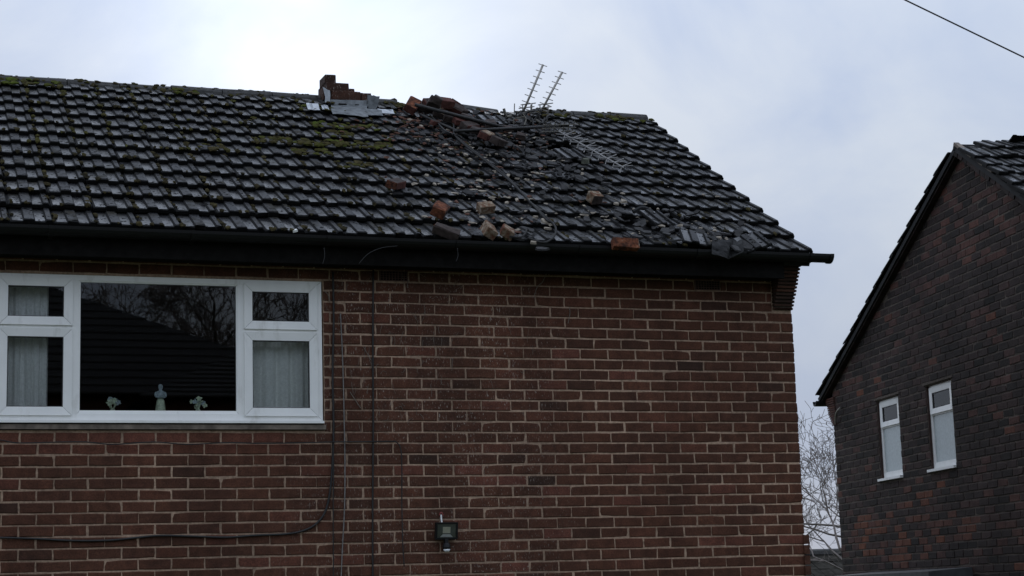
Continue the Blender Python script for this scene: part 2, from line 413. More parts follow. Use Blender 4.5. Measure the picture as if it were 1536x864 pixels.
# gable wall towards the gap (and its step near the bottom)
gb = MB()
def gable_top(y):
    return 1.30+(RIDGE_Z-.10-1.30)*(1-abs(y-RIDGE_Y)/RIDGE_Y)
gb.prism([(-.23, .2201, GZ), (-.23, DEP, GZ), (-.23, DEP, 1.25), (-.23, RIDGE_Y, RIDGE_Z-.12), (-.23, .2201, 1.38)], (.22, 0, 0))
gb.box((XL, DEP-.2, GZ), (-.2305, DEP-.003, 1.25))
gb.box((XL+.0, .2203, GZ), (XL+.2, DEP-.2003, 1.25))
gw = gb.build('wall', M['mortar'], house)
gp = bond(.112, DEP, range(-44, 38), [], main_tint, rb, top=lambda u: gable_top(u)-.03, anchor=DEP)
brick_panel(gw, V((0, 0, 0)), V((0, 1, 0)), V((1, 0, 0)), gp, M['brick'], None, 0, 6, D=.05)
st = MB()
for i in range(10, 38):
    vs, fs = brick_geo(.10 if i % 2 else .21, C-.01, .05, rb)
    st.add([V((.0, -.012+x, -(i+1)*C+.005+y))+V((.032+w, 0, 0)) for x, y, w in vs], fs, .35)
    st.box((0, -.011, -(i+1)*C+.006), (.0315, .2, -i*C-.006), tint=.35)
st.build('corner_step', M['brick'], gw, 'stuff')

# airbricks
for ax, az in ((-3.23, 1.139), (-.72, 1.139)):
    a = MB(); a.box((ax-.108, -.001, az-.037), (ax+.108, .06, az+.037))
    ab = local_build(a, 'air_brick', M['airbrick'], (ax, 0, az), wall)
    h = MB()
    for i in range(9):
        for k in range(4): h.box((ax-.096+i*.0225, -.0035, az-.030+k*.0165), (ax-.082+i*.0225, -.0012, az-.020+k*.0165))
    h.build('vent_hole_shade', M['hole_shade'], ab, 'stuff')  # solid near-black blocks on the face; the shade of the holes is colour

# corbelled kneeler at the corner: thin creasing tiles stepping out
cb = MB(); cb.box((-.160, -.012, .962), (-.006, .10, 1.33)); corbel = cb.build('corbel', M['mortar_black'], house)
for i in range(16):
    z = .962+i*.0262; out = .012+.0142*i
    c = MB(); c.box((-.166+rnd.uniform(-.003, .003), -out, z), (.002+rnd.uniform(-.002, .004), .02, z+.0165))
    for q in range(4): c.t[q] = c.t[q]
    c.t = [rnd.uniform(.0, .35)]*len(c.v)
    local_build(c, 'corbel_tile', M['brick'], (-.08, -.1, z), corbel)
    m2 = MB(); m2.box((-.160, -out+.012, z+.0164), (-.004, .02, z+.0264)); m2.build('corbel_bed', M['mortar_black'], corbel)

# soffit, fascia, gutter
f = MB(); f.box((XL, -.20, 1.188), (-.17, .02, 1.206)); f.build('soffit', M['timber_dark'], house)
f = MB(); f.box((XL, -.222, 1.17), (-.168, -.2005, 1.375)); f.build('fascia', M['timber_dark'], house)
def gutter_profile(r0, r1, n=9):
    o = [(-math.cos(math.pi*i/n)*r0, -math.sin(math.pi*i/n)*r0) for i in range(n+1)]
    i_ = [(-math.cos(math.pi*i/n)*r1, -math.sin(math.pi*i/n)*r1) for i in range(n, -1, -1)]
    return o+i_
gu = MB(); GC = V((0, -.285, 1.352))
pr = gutter_profile(.060, .055)
gu.prism([(XL, GC.y+a, GC.z+b) for a, b in pr], (.185-XL, 0, 0))
gutter = gu.build('gutter', M['plastic_black'], house)
for x in [-7.6+.95*i for i in range(8)]+[.0]:
    b_ = MB(); p2 = gutter_profile(.066, .0603)
    b_.prism([(x, GC.y+a, GC.z+b) for a, b in p2], (.03, 0, 0)); b_.box((x, -.2235, 1.28), (x+.03, -.2222, 1.37))
    b_.build('gutter_bracket', M['plastic_black'], gutter)
ce = MB(); ce.prism([(.175, GC.y+a, GC.z+b) for a, b in gutter_profile(.067, .0602)], (.03, 0, 0))
ce.prism([(.1855, GC.y-math.cos(math.pi*i/9)*.055, GC.z-math.sin(math.pi*i/9)*.055) for i in range(10)], (.006, 0, 0))
ce.build('gutter_end_cap', M['plastic_black'], gutter)

# ------------------------------------------------------------------ main roof
ANG = math.radians(31.7)
RP = V((.07, -.27, 1.377)); RN = V((0, -math.sin(ANG), math.cos(ANG))); RS = V((0, math.cos(ANG), math.sin(ANG))); RX = V((1, 0, 0))
def roof_pt(u, v, h=0.): return on_plane(u, v, RP+RN*h, RN)
def rxs(x, s, h=0.): return V((x, RP.y, RP.z))+RS*s+RN*h
roof = MB()
roof.prism([rxs(XL, 0, -.075), rxs(XL, 3.60, -.075), rxs(XL, 3.60, -.12), rxs(XL, 0, -.12)], (.06-XL, 0, 0))
BS = V((0, -RS.y, RS.z))
top = rxs(XL, 3.60, -.075)
roof.prism([top+V((0, .001, 0)), V((XL, RIDGE_Y*2+.27, 1.30)), V((XL, RIDGE_Y*2+.27, 1.25)), top+V((0, .001, -.05))], (.06-XL, 0, 0))
roof = roof.build('roof', M['felt'], house)
TW = .2866
def tile_geo(w, L, g, r, th=.030, chip=0.):
    prof = [(0, -.006), (.05, 0), (.29, 0), (.325, .014), (.55, .014), (.585, 0), (.81, 0), (.845, .014), (.955, .014), (1., -.004)]
    k = (th+.004)/g; vs = []
    n = len(prof)
    for s, dn in ((0, 0), (.012, 0), (L, 0)):
        for i, (x, z) in enumerate(prof):
            js = (r.uniform(-.006, .004)-(chip*r.random() if s < .02 else 0)*-1) if s < .02 else 0
            js = js if s < .02 else 0
            zz = z+th-k*s-(.006 if s == 0 else 0)
            vs.append((x*w, s+js, zz))
    for i, (x, z) in enumerate(prof): vs.append((x*w, vs[i][1]+.002, -.001+z*.6))
    for i, (x, z) in enumerate(prof): vs.append((x*w, L, -k*L))
    fs = []; ms = []
    for i in range(n-1):
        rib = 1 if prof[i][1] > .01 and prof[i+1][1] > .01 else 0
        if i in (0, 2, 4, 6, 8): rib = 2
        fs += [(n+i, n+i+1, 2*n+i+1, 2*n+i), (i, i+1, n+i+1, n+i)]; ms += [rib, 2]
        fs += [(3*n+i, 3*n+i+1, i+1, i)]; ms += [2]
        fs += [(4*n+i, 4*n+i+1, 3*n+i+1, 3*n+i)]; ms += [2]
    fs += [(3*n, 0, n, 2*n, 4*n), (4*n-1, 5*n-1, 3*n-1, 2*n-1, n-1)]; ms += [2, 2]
    return vs, fs, ms
TMATS = [M['tile_pan'], M['tile_rib'], M['tile_edge_shade']]
rt = random.Random(11)
tile_meshes = []
for q in range(14):
    b = MB(); vs, fs, ms = tile_geo(TW-.006, .40, .28, rt, chip=(.0 if q < 9 else .03)); b.add(vs, fs, .5, ms); tile_meshes.append(b.mesh('roof_tile', TMATS))
def interp(poly, x):
    if x <= poly[0][0]: return poly[0][1]
    for (a, b), (c, d) in zip(poly, poly[1:]):
        if x <= c: return b+(d-b)*(x-a)/(c-a)
    return poly[-1][1]
def damage(u, v):
    """0 sound .. 1 wrecked, by where the stack came down"""
    d = 0
    for (cx, cy, rx, ry, k) in ((720, 185, 120, 35, .9), (800, 215, 110, 40, .9), (840, 260, 90, 40, .7), (975, 325, 55, 30, 1.1), (1070, 360, 60, 20, 1.), (760, 335, 80, 30, .45), (640, 180, 60, 25, .5), (900, 300, 70, 30, .6)):
        q = ((u-cx)/rx)**2+((v-cy)/ry)**2; d = max(d, k*math.exp(-q*.9))
    return d
EDGES = [0, .34, .63, .92, 1.20, 1.48, 1.76, 2.03, 2.29, 2.55, 2.81, 3.06, 3.31]
stuff_tiles = MB(); tiles = []
for ci, s in enumerate(EDGES):
    for k in range(0, 30):
        x0 = .068-TW*(k+1)
        c = rxs(x0+TW/2, s+.14, .02); u, v, d = prj(c)
        dm = damage(u, v)
        J = lambda a: rt.uniform(-a, a)
        if abs(u-968) < 22 and abs(v-322) < 13: continue               # the hole
        if dm > .75 and rt.random() < .13: continue
        rz = math.radians(J(.5)+J(5)*dm**2); rx = math.radians(J(.35)+J(3.0)*dm**2+max(0, J(3))*dm); ry = math.radians(J(.5)+J(3.5)*dm**2)
        o = rxs(x0+.003+J(.002)+J(.02)*dm**2, s+J(.005)-abs(J(.05))*dm**2, -.016+abs(J(.012))*dm)
        Mx = frameM(o, RX, RS, RN) @ Matrix.Rotation(rz, 4, 'Z') @ Matrix.Rotation(rx, 4, 'X') @ Matrix.Rotation(ry, 4, 'Y')
        if ci == len(EDGES)-1: Mx = Mx @ Matrix.Diagonal((1, .60, .9, 1))
        me = tile_meshes[rt.randrange(14) if dm > .25 else rt.randrange(11)]
        if u > -60: place(bpy.data.objects.new('roof_tile', me), roof, Mx)
        else:
            stuff_tiles.add([Mx@x.co for x in me.vertices], [tuple(p.vertices) for p in me.polygons], .5, [p.material_index for p in me.polygons])
        tiles.append((x0, s, u, v, dm))
stuff_tiles.build('tiling', TMATS, roof, 'stuff')
# ridge tiles
def half_round(L, r, th, n=8, rr=None):
    vs = []
    for x in (0, L):
        for q in (r, r-th):
            for i in range(n+1):
                t = math.pi*i/n; jj = rr.uniform(-.004, .004) if rr else 0
                vs.append((x, -math.cos(t)*q, math.sin(t)*q*.8+jj))
    m = n+1; fs = []
    for i in range(n):
        fs += [(i, 2*m+i, 2*m+i+1, i+1), (m+i, m+i+1, 3*m+i+1, 3*m+i), (i, i+1, m+i+1, m+i), (2*m+i, 3*m+i, 3*m+i+1, 2*m+i+1)]
    fs += [(0, m, 3*m, 2*m), (n, 2*m+n, 3*m+n, m+n)]
    return vs, fs
for xa, xb, tilt in ((XL, -3.09, 0), (-2.66, -2.38, 0), (-1.78, -1.42, 5), (-1.06, .075, 0)):
    n = max(1, round((xb-xa)/.43)); L = (xb-xa)/n
    for k in range(n):
        b = MB(); vs, fs = half_round(L-.008, .105, .016, 8, rt); b.add(vs, fs)
        Mx = Matrix.Translation(V((xa+k*L, RIDGE_Y+.03, RIDGE_Z-.088+rt.uniform(-.009, .006)))) @ Matrix.Rotation(math.radians(rt.uniform(-.7, .7)+tilt), 4, 'Y')
        b.build('ridge_tile', M['ridge'], roof, mw=Mx)
# verge undercloak
vg = MB(); vg.prism([rxs(.02, 0, -.03), rxs(.02, 3.62, -.03), rxs(.02, 3.62, -.06), rxs(.02, 0, -.06)], (.046, 0, 0)); vg.build('verge_board', M['felt'], roof)
# mossy clumps in the interlocks
ICO = None
def ico():
    global ICO
    if ICO is None:
        bm = bmesh.new(); bmesh.ops.create_icosphere(bm, subdivisions=1, radius=1); bm.verts.ensure_lookup_table()
        ICO = ([v.co.copy() for v in bm.verts], [tuple(v.index for v in f.verts) for f in bm.faces]); bm.free()
    return ICO
def blob(mb, P, X, Y, Z, a, b, c, r, tint, jit=.35, mat=0):
    vs, fs = ico(); mb.add([P+(X*(p.x*a)+Y*(p.y*b)+Z*(p.z*c))*(1+r.uniform(-jit, jit)) for p in vs], fs, tint, mat)
ms = MB(); rm = random.Random(21)
for (x0, s, u, v, dm) in tiles:
    green = 0
    if u < 420 and s > 3.2: green = 1.1*max(0, 1-(u+50)/520)
    gq = ((u-512)/62)**2+((v-192)/36)**2; green = max(green, .95*math.exp(-gq*1.1))
    if 300 < u < 700 and 150 < v < 250: green = max(green, .10)
    if u > 830 and s > 3.2: green = .3
    right = interp([(0, 1.), (520, 1.), (760, .55), (900, .35), (1220, .25)], u)
    n = 0
    dens = right*(1.3 if s > 2.9 and u < 560 else 1.)
    for _ in range(6):
        if rm.random() < .72*dens: n += 1
    for _ in range(n):                          # along the joint and front lips
        if rm.random() < .7:
            xx = x0+rm.gauss(0, .010); ss = s+rm.uniform(-.01, .25)
        else:
            xx = x0+rm.uniform(0, TW); ss = s+rm.uniform(-.008, .02)
        a = rm.uniform(.008, .023)
        t = rm.uniform(0, .5+.25*(s > 1.7)*(u < 640))
        blob(ms, rxs(xx, ss, .022-.12*(ss-s)), RX, RS, RN, a*1.1, a*1.6, a*.7, rm, t)
    if green and rm.random() < green:
        for _ in range(int(3+22*rm.random()**1.6)):
            a = rm.uniform(.012, .032)
            q = rm.uniform(-.01, .25); blob(ms, rxs(x0+rm.uniform(0, TW), s+q, .028-.12*q), RX, RS, RN, a*1.4, a*1.2, a*.5, rm, rm.uniform(.45, 1)*(.75+.25*green))
for i in range(260):                               # moss on the ridge line
    xx = rm.uniform(XL, .05); u, v, d = prj(V((xx, RIDGE_Y, RIDGE_Z)))
    if -3.1 < xx < -2.66 or -2.38 < xx < -1.06: continue
    a = rm.uniform(.008, .022); an = rm.uniform(-.3, 1.5)
    blob(ms, V((xx, RIDGE_Y+.03-.10*math.sin(an), RIDGE_Z-.090+.085*math.cos(an))), RX, RS, RN, a*1.5, a, a*.6, rm, rm.uniform(.1, .75) if u < 480 else rm.uniform(0, .5))
ms.build('moss', M['moss'], roof, 'stuff')

# ------------------------------------------------------------------ chimney stump
chim = MB(); chim.box((-3.055, 2.66, 2.95), (-2.665, 3.10, 3.21)); chim = chim.build('chimney', M['mortar_black'], roof)
def rough_brick(L, D, H, r, j=.004):
    xs = [(0,0,0),(L,0,0),(L,D,0),(0,D,0),(0,0,H),(L,0,H),(L,D,H),(0,D,H)]
    bm = bmesh.new(); vv = [bm.verts.new(p) for p in xs]
    for f_ in [(0,3,2,1),(4,5,6,7),(0,1,5,4),(1,2,6,5),(2,3,7,6),(3,0,4,7)]: bm.faces.new([vv[i] for i in f_])
    bmesh.ops.bevel(bm, geom=bm.edges[:], offset=min(.006, H*.12), segments=1, affect='EDGES')
    bmesh.ops.recalc_face_normals(bm, faces=bm.faces)
    bm.verts.index_update()
    v_ = [(p.co.x+r.uniform(-j, j), p.co.y+r.uniform(-j, j), p.co.z+r.uniform(-j, j)) for p in bm.verts]; f_ = [tuple(a.index for a in q.verts) for q in bm.faces]; bm.free()
    return v_, f_
CY = 2.58
def chb(u0, u1, v0, v1, y=CY, D=.103, tint=.3):
    a = on_plane(u0, v1, V((0, y, 0)), V((0, 1, 0))); b = on_plane(u1, v0, V((0, y, 0)), V((0, 1, 0)))
    q = MB(); vs, fs = rough_brick(b.x-a.x, D, b.z-a.z, rnd, .0035); q.add([V(p)+V((a.x, y, a.z)) for p in vs], fs, tint)
    local_build(q, 'brick', M['brick'], (a.x, y, a.z), chim)
chb(498, 541, 137.5, 149.5, tint=.22); chb(542.5, 557, 140, 151, tint=.15)
chb(490, 523.5, 125, 136.7, tint=.12); chb(524.5, 532, 133, 138.5, y=2.66, D=.2, tint=.2)
chb(487.5, 503.5, 112, 124.5, y=2.62, D=.21, tint=.08)
chb(485, 497, 126, 150, y=2.70, D=.2, tint=.2); chb(500, 545, 139, 152, y=2.80, D=.22, tint=.1)
chb(486, 518, 127, 140, y=2.80, D=.2, tint=.15)
def sheet(name, grid, mat, parent, th=.004, mw=None):
    """grid of points -> thin lead sheet with real thickness"""
    n, m = len(grid), len(grid[0]); b = MB(); P = [[V(p) for p in row] for row in grid]
    vs = []; nr = []
    for i in range(n):
        for k in range(m):
            d1 = P[min(i+1, n-1)][k]-P[max(i-1, 0)][k]; d2 = P[i][min(k+1, m-1)]-P[i][max(k-1, 0)]
            nr.append(d1.cross(d2).normalized())
    fl = [p for row in P for p in row]
    vs = fl+[p-q*th for p, q in zip(fl, nr)]; o = n*m; fs = []
    for i in range(n-1):
        for k in range(m-1):
            a, b1, c, d = i*m+k, i*m+k+1, (i+1)*m+k+1, (i+1)*m+k
            fs += [(a, d, c, b1), (o+a, o+b1, o+c, o+d)]
    bd = [k for k in range(m)]+[i*m+m-1 for i in range(1, n)]+[(n-1)*m+k for k in range(m-2, -1, -1)]+[i*m for i in range(n-2, 0, -1)]
    for a, c in zip(bd, bd[1:]+bd[:1]): fs.append((a, c, o+c, o+a))
    b.add(vs, fs); return b.build(name, mat, parent, smooth=False, mw=mw)
def px_y(u, v, y): return on_plane(u, v, V((0, y, 0)), V((0, 1, 0)))
jj = lambda a: rnd.uniform(-a, a)
rows = []
for q in range(5):                                  # front apron, upstand then dressed over the tiles
    t = q/4
    row = []
    for k in range(8):
        u = 496+54*k/7+jj(.6)
        if q < 3: p = px_y(u, 149.5+7.5*t*2+jj(.4)+.02*(u-496), CY-.012-.012*q)
        else: p = roof_pt(u+1.5*(q-2), 166+(q-3)*4+.10*(u-496)+jj(.8), .034-.004*(q-3)+jj(.004))
        row.append(p)
    rows.append(row)
sheet('lead_apron', rows, M['lead'], chim)
sheet('lead_flashing', [[px_y(484+jj(.5)+11*k/3+ (2*q if k == 0 else 0), 130+q*7+k*2+jj(.5), CY-.02+.02*(k-3)*-.6) for k in range(4)] for q in range(5)], M['lead_bright'], chim)
sheet('lead_flashing', [[px_y(551+4*k-2.0*(q > 2)+(2.2*(4-q)/4*k), 142+q*7.+k*1.0+jj(.6), CY-.03-.015*k) for k in range(4)] for q in range(5)], M['lead'], chim)
sheet('lead_flashing', [[px_y(556+9*k/2, 143+q*3+abs(k-1)*2+jj(.4), CY+.10+.04*k) for k in range(3)] for q in range(3)], M['lead_dark'], chim)
for (u0, u1, v0, v1, mt) in ((459, 477, 154, 164, 'lead_bright'), (481, 491, 157, 164, 'lead_bright'), (566, 589, 163, 169, 'lead_bright'), (548, 572, 163, 172, 'lead')):
    sheet('lead_soaker', [[roof_pt(u0+(u1-u0)*k/4+3*q/3+jj(.4), v0+(v1-v0)*q/3+.07*(u1-u0)*k/4+jj(.4), .040-.003*q+.006*math.sin(k*2)+jj(.002)) for k in range(5)] for q in range(4)], M[mt], chim)

# ------------------------------------------------------------------ wide white window of the main house
win = MB()
FY0, FY1 = .012, .085                                # front and back of the frame
def bars(mb, x0, x1, z0, z1, w, y0, y1, bev=0):
    """four mitred members of a rectangular frame"""
    wl, wr, wb, wt = w
    o = [(x0, z0), (x1, z0), (x1, z1), (x0, z1)]; i_ = [(x0+wl, z0+wb), (x1-wr, z0+wb), (x1-wr, z1-wt), (x0+wl, z1-wt)]
    for k in range(4):
        a, b, c, d = o[k], o[(k+1) % 4], i_[(k+1) % 4], i_[k]
        g = .0013; sx, sz = ((g, 0), (0, g), (-g, 0), (0, -g))[k]
        mb.prism([(a[0]+sx, y0, a[1]+sz), (b[0]-sx, y0, b[1]-sz), (c[0]-sx, y0+bev, c[1]-sz), (d[0]+sx, y0+bev, d[1]+sz)], (0, y1-y0, 0))
FX0, FX1, FZ0, FZ1 = -6.03, -3.766, .078, 1.083
window = thing('window', (-4.9, .05, .08), None, None); del_ = None
WM[window] = Matrix.Translation(V((-4.9, .05, .08))); window.parent = house; window.matrix_parent_inverse = WM[house].inverted()
fr = MB()
MX = ((-5.517, -5.468), (-4.367, -4.318))
bars(fr, FX0, FX1, FZ0, FZ1, (.045, .045, .05, .036), FY0, FY1)
for a, b in MX: fr.box((a, FY0+.0015, FZ0+.0505), (b, FY1-.002, FZ1-.0365))
fr.build('frame', M['upvc'], window)
cil = MB(); cil.prism([(FX0-.0, -.035, .060), (FX0, -.035, .078), (FX0, .012-.0005, .0795), (FX0, .09, .0775), (FX0, .09, .060)], (FX1-FX0, 0, 0)); cil.build('sill', M['upvc'], window)
bs = MB(); bs.prism([(FX0-.01, -.020, .0175), (FX0-.01, -.022, .050), (FX0-.01, .09, .0585), (FX0-.01, .09, .0175)], (FX1-FX0+.025, 0, 0)); bs.build('stone_sill', M['sill'], window)
def sash(x0, x1, z0, z1, w=.058):
    s_ = MB(); bars(s_, x0, x1, z0, z1, (w, w, w, w), FY0-.014, FY0+.03, bev=.006)
    so = s_.build('sash', M['upvc'], window)
    g_ = MB(); bars(g_, x0+w-.0005, x1-w+.0005, z0+w-.0005, z1-w+.0005, (.006,)*4, FY0-.002, FY0+.02); g_.build('gasket', M['upvc_seal'], so)
    p = MB(); p.box((x0+w-.001, FY0+.006, z0+w-.001), (x1-w+.001, FY0+.012, z1-w+.001)); p.build('pane', M['glass'], so)
LX0, LX1 = FX0+.035, MX[0][0]+.008
RX0, RX1 = MX[1][1]-.008, FX1-.035
for a, b in ((LX0, LX1), (RX0, RX1)):
    sash(a, b, .730, FZ1-.026)
    sash(a, b, FZ0+.035, .708)
fr = MB(); fr.box((FX0+.0455, FY0+.001, .70), (MX[0][0]-.0005, FY1-.003, .738)); fr.build('transom', M['upvc'], window)
fr = MB(); fr.box((MX[1][1]+.0005, FY0+.001, .70), (FX1-.0455, FY1-.003, .738)); fr.build('transom', M['upvc'], window)
bd = MB(); bars(bd, MX[0][1]-.0005, MX[1][0]+.0005, FZ0+.0495, FZ1-.0355, (.014, .014, .022, .012), FY0+.004, FY0+.03, bev=.004); fx = bd.build('glazing_bead', M['upvc'], window)
p = MB(); p.box((MX[0][1]+.012, FY0+.018, FZ0+.07), (MX[1][0]-.012, FY0+.024, FZ1-.046)); p.build('pane', M['glass'], window)
# dim room behind
rm_ = MB()
x0, x1, y0, y1, z0, z1 = -7.6, -3.2, .223, 3.4, -1.1, 1.22
rm_.add([(x0,y0,z0),(x1,y0,z0),(x1,y1,z0),(x0,y1,z0),(x0,y0,z1),(x1,y0,z1),(x1,y1,z1),(x0,y1,z1)], [(0,1,2,3),(4,7,6,5),(3,2,6,7),(0,3,7,4),(1,5,6,2)])
tag(rm_.build('interior', M['room'], house))
sb = MB(); sb.box((FX0, .0855, .105), (FX1, .30, .128)); sb.build('window_board', M['upvc'], house)
def curtain(name, x0, x1, z0, z1, y, mat, label, waves=9, amp=.018, group=None):
    n = 60; pts = []; r = random.Random(int(x0*1000)); ph = r.uniform(0, 6)
    ff = lambda t: amp*(math.sin(waves*6.283*t+ph+1.3*math.sin(5*t+ph))+.5*math.sin(waves*2.3*6.283*t+ph*2))
    b = MB(); vs = []
    zs = [z1-(z1-z0)*q/6 for q in range(7)]
    for side in (0, .003):
        for q, z in enumerate(zs):
            for i in range(n+1):
                t = i/n; vs.append((x0+(x1-x0)*t, y+side+ff(t)*(.5+.5*q/6), z))
    m = n+1; o = m*7; fs = []
    for q in range(6):
        for i in range(n):
            a = q*m+i; fs += [(a, a+1, a+m+1, a+m), (o+a, o+a+m, o+a+m+1, o+a+1)]
    b.add(vs, fs); c = local_build(b, name, mat, ((x0+x1)/2, y, z0), None, True)
    return tag(c, label, 'curtain', group)
curtain('curtain', -6.02, -5.655, .13, 1.06, .16, M['curtain'], 'pale net curtain hanging at the left side of the wide window', 6)
curtain('curtain', -4.30, -3.80, .13, .735, .15, M['curtain_dim'], 'grey net half curtain behind the right-hand sash of the wide window', 4, .02)

# figurines on the window board
def figurine():
    P = V((-4.905+.012, .125, .128))
    t = thing('figurine', P, 'small ceramic lady figurine with folded arms between two flower ornaments', 'figurine')
    t.scale = (1.2, 1.2, 1.18)
    b = MB(); b.lathe([(.030, 0), (.032, .01), (.028, .05), (.023, .085), (.017, .098)], P, 12, 0, 1, .8)
    b.build('skirt', M['ceramic'], t, smooth=True)
    b = MB(); b.lathe([(.017, .095), (.022, .11), (.027, .128), (.024, .140), (.010, .147), (.008, .152), (.011, .157), (.0135, .167), (.0125, .177), (.007, .184)], P, 12, 0, 1, .75)
    for s in (-1, 1):
        b.tube(spline([P+V((s*.024, 0, .136)), P+V((s*.030, -.004, .118)), P+V((s*.020, -.020, .105)), P+V((s*-.006, -.024, .110))], 4), .0075, 7, 0, .005)
    b.build('body', M['ceramic_blue'], t, smooth=True)
figurine()
def ornament(u, seed, label):
    r = random.Random(seed); p = on_plane(u, 614, V((0, .125, 0)), V((0, 1, 0))); P = V((p.x, .125, .128))
    t = thing('flower_ornament', P, label, 'ornament')
    t.scale = (1.25, 1.25, 1.2)
    b = MB(); b.lathe([(.022, 0), (.024, .008), (.012, .018), (.014, .03), (.009, .04)], P, 10)
    for k in range(5): b.tube(spline([P+V((0, 0, .03)), P+V((r.uniform(-.02, .02), r.uniform(-.01, .01), .055)), P+V((r.uniform(-.035, .035), r.uniform(-.015, .01), .085))], 3), .004, 5)
    b.build('base', M['ceramic'], t, smooth=True)
    for k in range(8):
        b = MB(); q = P+V((r.uniform(-.036, .036), r.uniform(-.02, .012), r.uniform(.055, .105)))
        for m in range(5):
            a = m*1.257+r.random(); blob(b, q+V((math.cos(a)*.008, -.004, math.sin(a)*.008)), V((math.cos(a), -.3, math.sin(a))), V((-math.sin(a), 0, math.cos(a))), V((0, 1, .2)), .009, .006, .003, r, .5, .2)
        b.build('flower', M['ceramic'] if k % 3 else M['ceramic_blue'], t)
ornament(169, 4, 'left pale green ceramic flower ornament on the window board')
ornament(297, 9, 'right pale ceramic flower ornament on the window board beside the mullion')

# ------------------------------------------------------------------ things fixed to the main wall
WP, WNm = V((0, 0, 0)), V((0, 1, 0))
def wpt(u, v, out=.012): return on_plane(u, v, V((0, -out, 0)), WNm)
def wall_cable(px, r, mat, label, out=None, n=5, wob=.6):
    rr = random.Random(len(px)*7+int(px[0][0])); o = out or r+.003
    pts = spline([wpt(u+rr.uniform(-wob, wob), v, o) for u, v in px], n)
    b = MB(); b.tube(pts, r, 6); c = local_build(b, 'wall_cable', mat, pts[0], None, True); return tag(c, label, 'cable')
wall_cable([(500, 408), (500.5, 480), (499.5, 560), (500, 640), (498, 700), (495, 740), (487, 768), (474, 786), (455, 796), (430, 801), (384, 803), (340, 806), (290, 804.5), (240, 803.5), (200, 807), (165, 810.5), (110, 811), (60, 808.5), (20, 807), (-40, 806)], .0075, M['cable_black'],
           'thick black cable dropping from the eaves beside the window then curving left')
wall_cable([(500, 648), (500.5, 700), (499.5, 760), (500, 864), (500, 930)], .004, M['cable_black'], 'thin dark cable running straight down below the window corner', out=.016)
wall_cable([(511, 470), (514, 540), (516, 640), (517, 700), (516.5, 760), (514, 820), (512, 864), (511, 930)], .0042, M['cable_pale'], 'thin pale cable hanging down the wall right of the window')
wall_cable([(560, 405), (559.5, 520), (559.5, 640), (559, 760), (559, 864), (559, 930)], .0065, M['cable_black'], 'straight black cable running down the wall right of the pale cable')
wall_cable([(-40, 658), (0, 660), (28, 664.5), (90, 663), (130, 663), (170, 666.5), (230, 663), (280, 666.5), (340, 664), (384, 665), (440, 664.5), (500, 663), (545, 662.5), (585, 662), (595, 664), (602, 682), (602.5, 760), (604, 815), (606, 850)], .0042, M['cable_black'],
           'thin wavy black cable under the window sill turning down toward the floodlight', out=.024)
for (px, lb) in (([(486, 372), (487, 384), (484, 396)], 'short loose wire hanging from the gutter above the window corner'),
                 ([(596, 369), (572, 372), (552, 381), (538, 396)], 'thin curved wire sagging below the gutter'),
                 ([(686, 372), (687, 384), (684, 392)], 'short loose wire hanging under the gutter below the fallen bricks')):
    b = MB(); pts = spline([on_plane(u, v, V((0, -.352, 0)), WNm) for u, v in px], 5); b.tube(pts, .0025, 5)
    tag(local_build(b, 'loose_wire', M['wire_dim'], pts[0], None, True), lb, 'wire')
iv = MB(); ri = random.Random(5)                     # remains of dead ivy
for i in range(110):
    u = ri.gauss(600, 90); v = ri.uniform(412, 640)
    if u < 486 or u > 900: continue
    p0 = (u, v); pts = [p0]; a = ri.uniform(0, 6.28)
    for k in range(4):
        a += ri.uniform(-.7, .7); st_ = ri.uniform(1.5, 5); pts.append((pts[-1][0]+math.cos(a)*st_*.6, pts[-1][1]+math.sin(a)*st_*1.5))
    iv.tube([wpt(x, y, .004) for x, y in pts], ri.uniform(.0008, .0017), 4)
for pts in ([(801, 446), (806, 430), (813, 424), (818, 414), (822, 404)], [(852, 485), (855, 470), (854, 461)], [(486, 436), (492, 442), (495, 452)], [(545, 520), (552, 532), (556, 540)], [(525, 588), (533, 600), (541, 612)], [(612, 432), (611, 425), (614, 420)]):
    iv.tube(spline([wpt(x, y, .006) for x, y in pts], 3), .003, 4)
tag(iv.build('dead_ivy', M['ivy']), 'pale dried ivy strands stuck to the brick wall', 'ivy', kind='stuff')

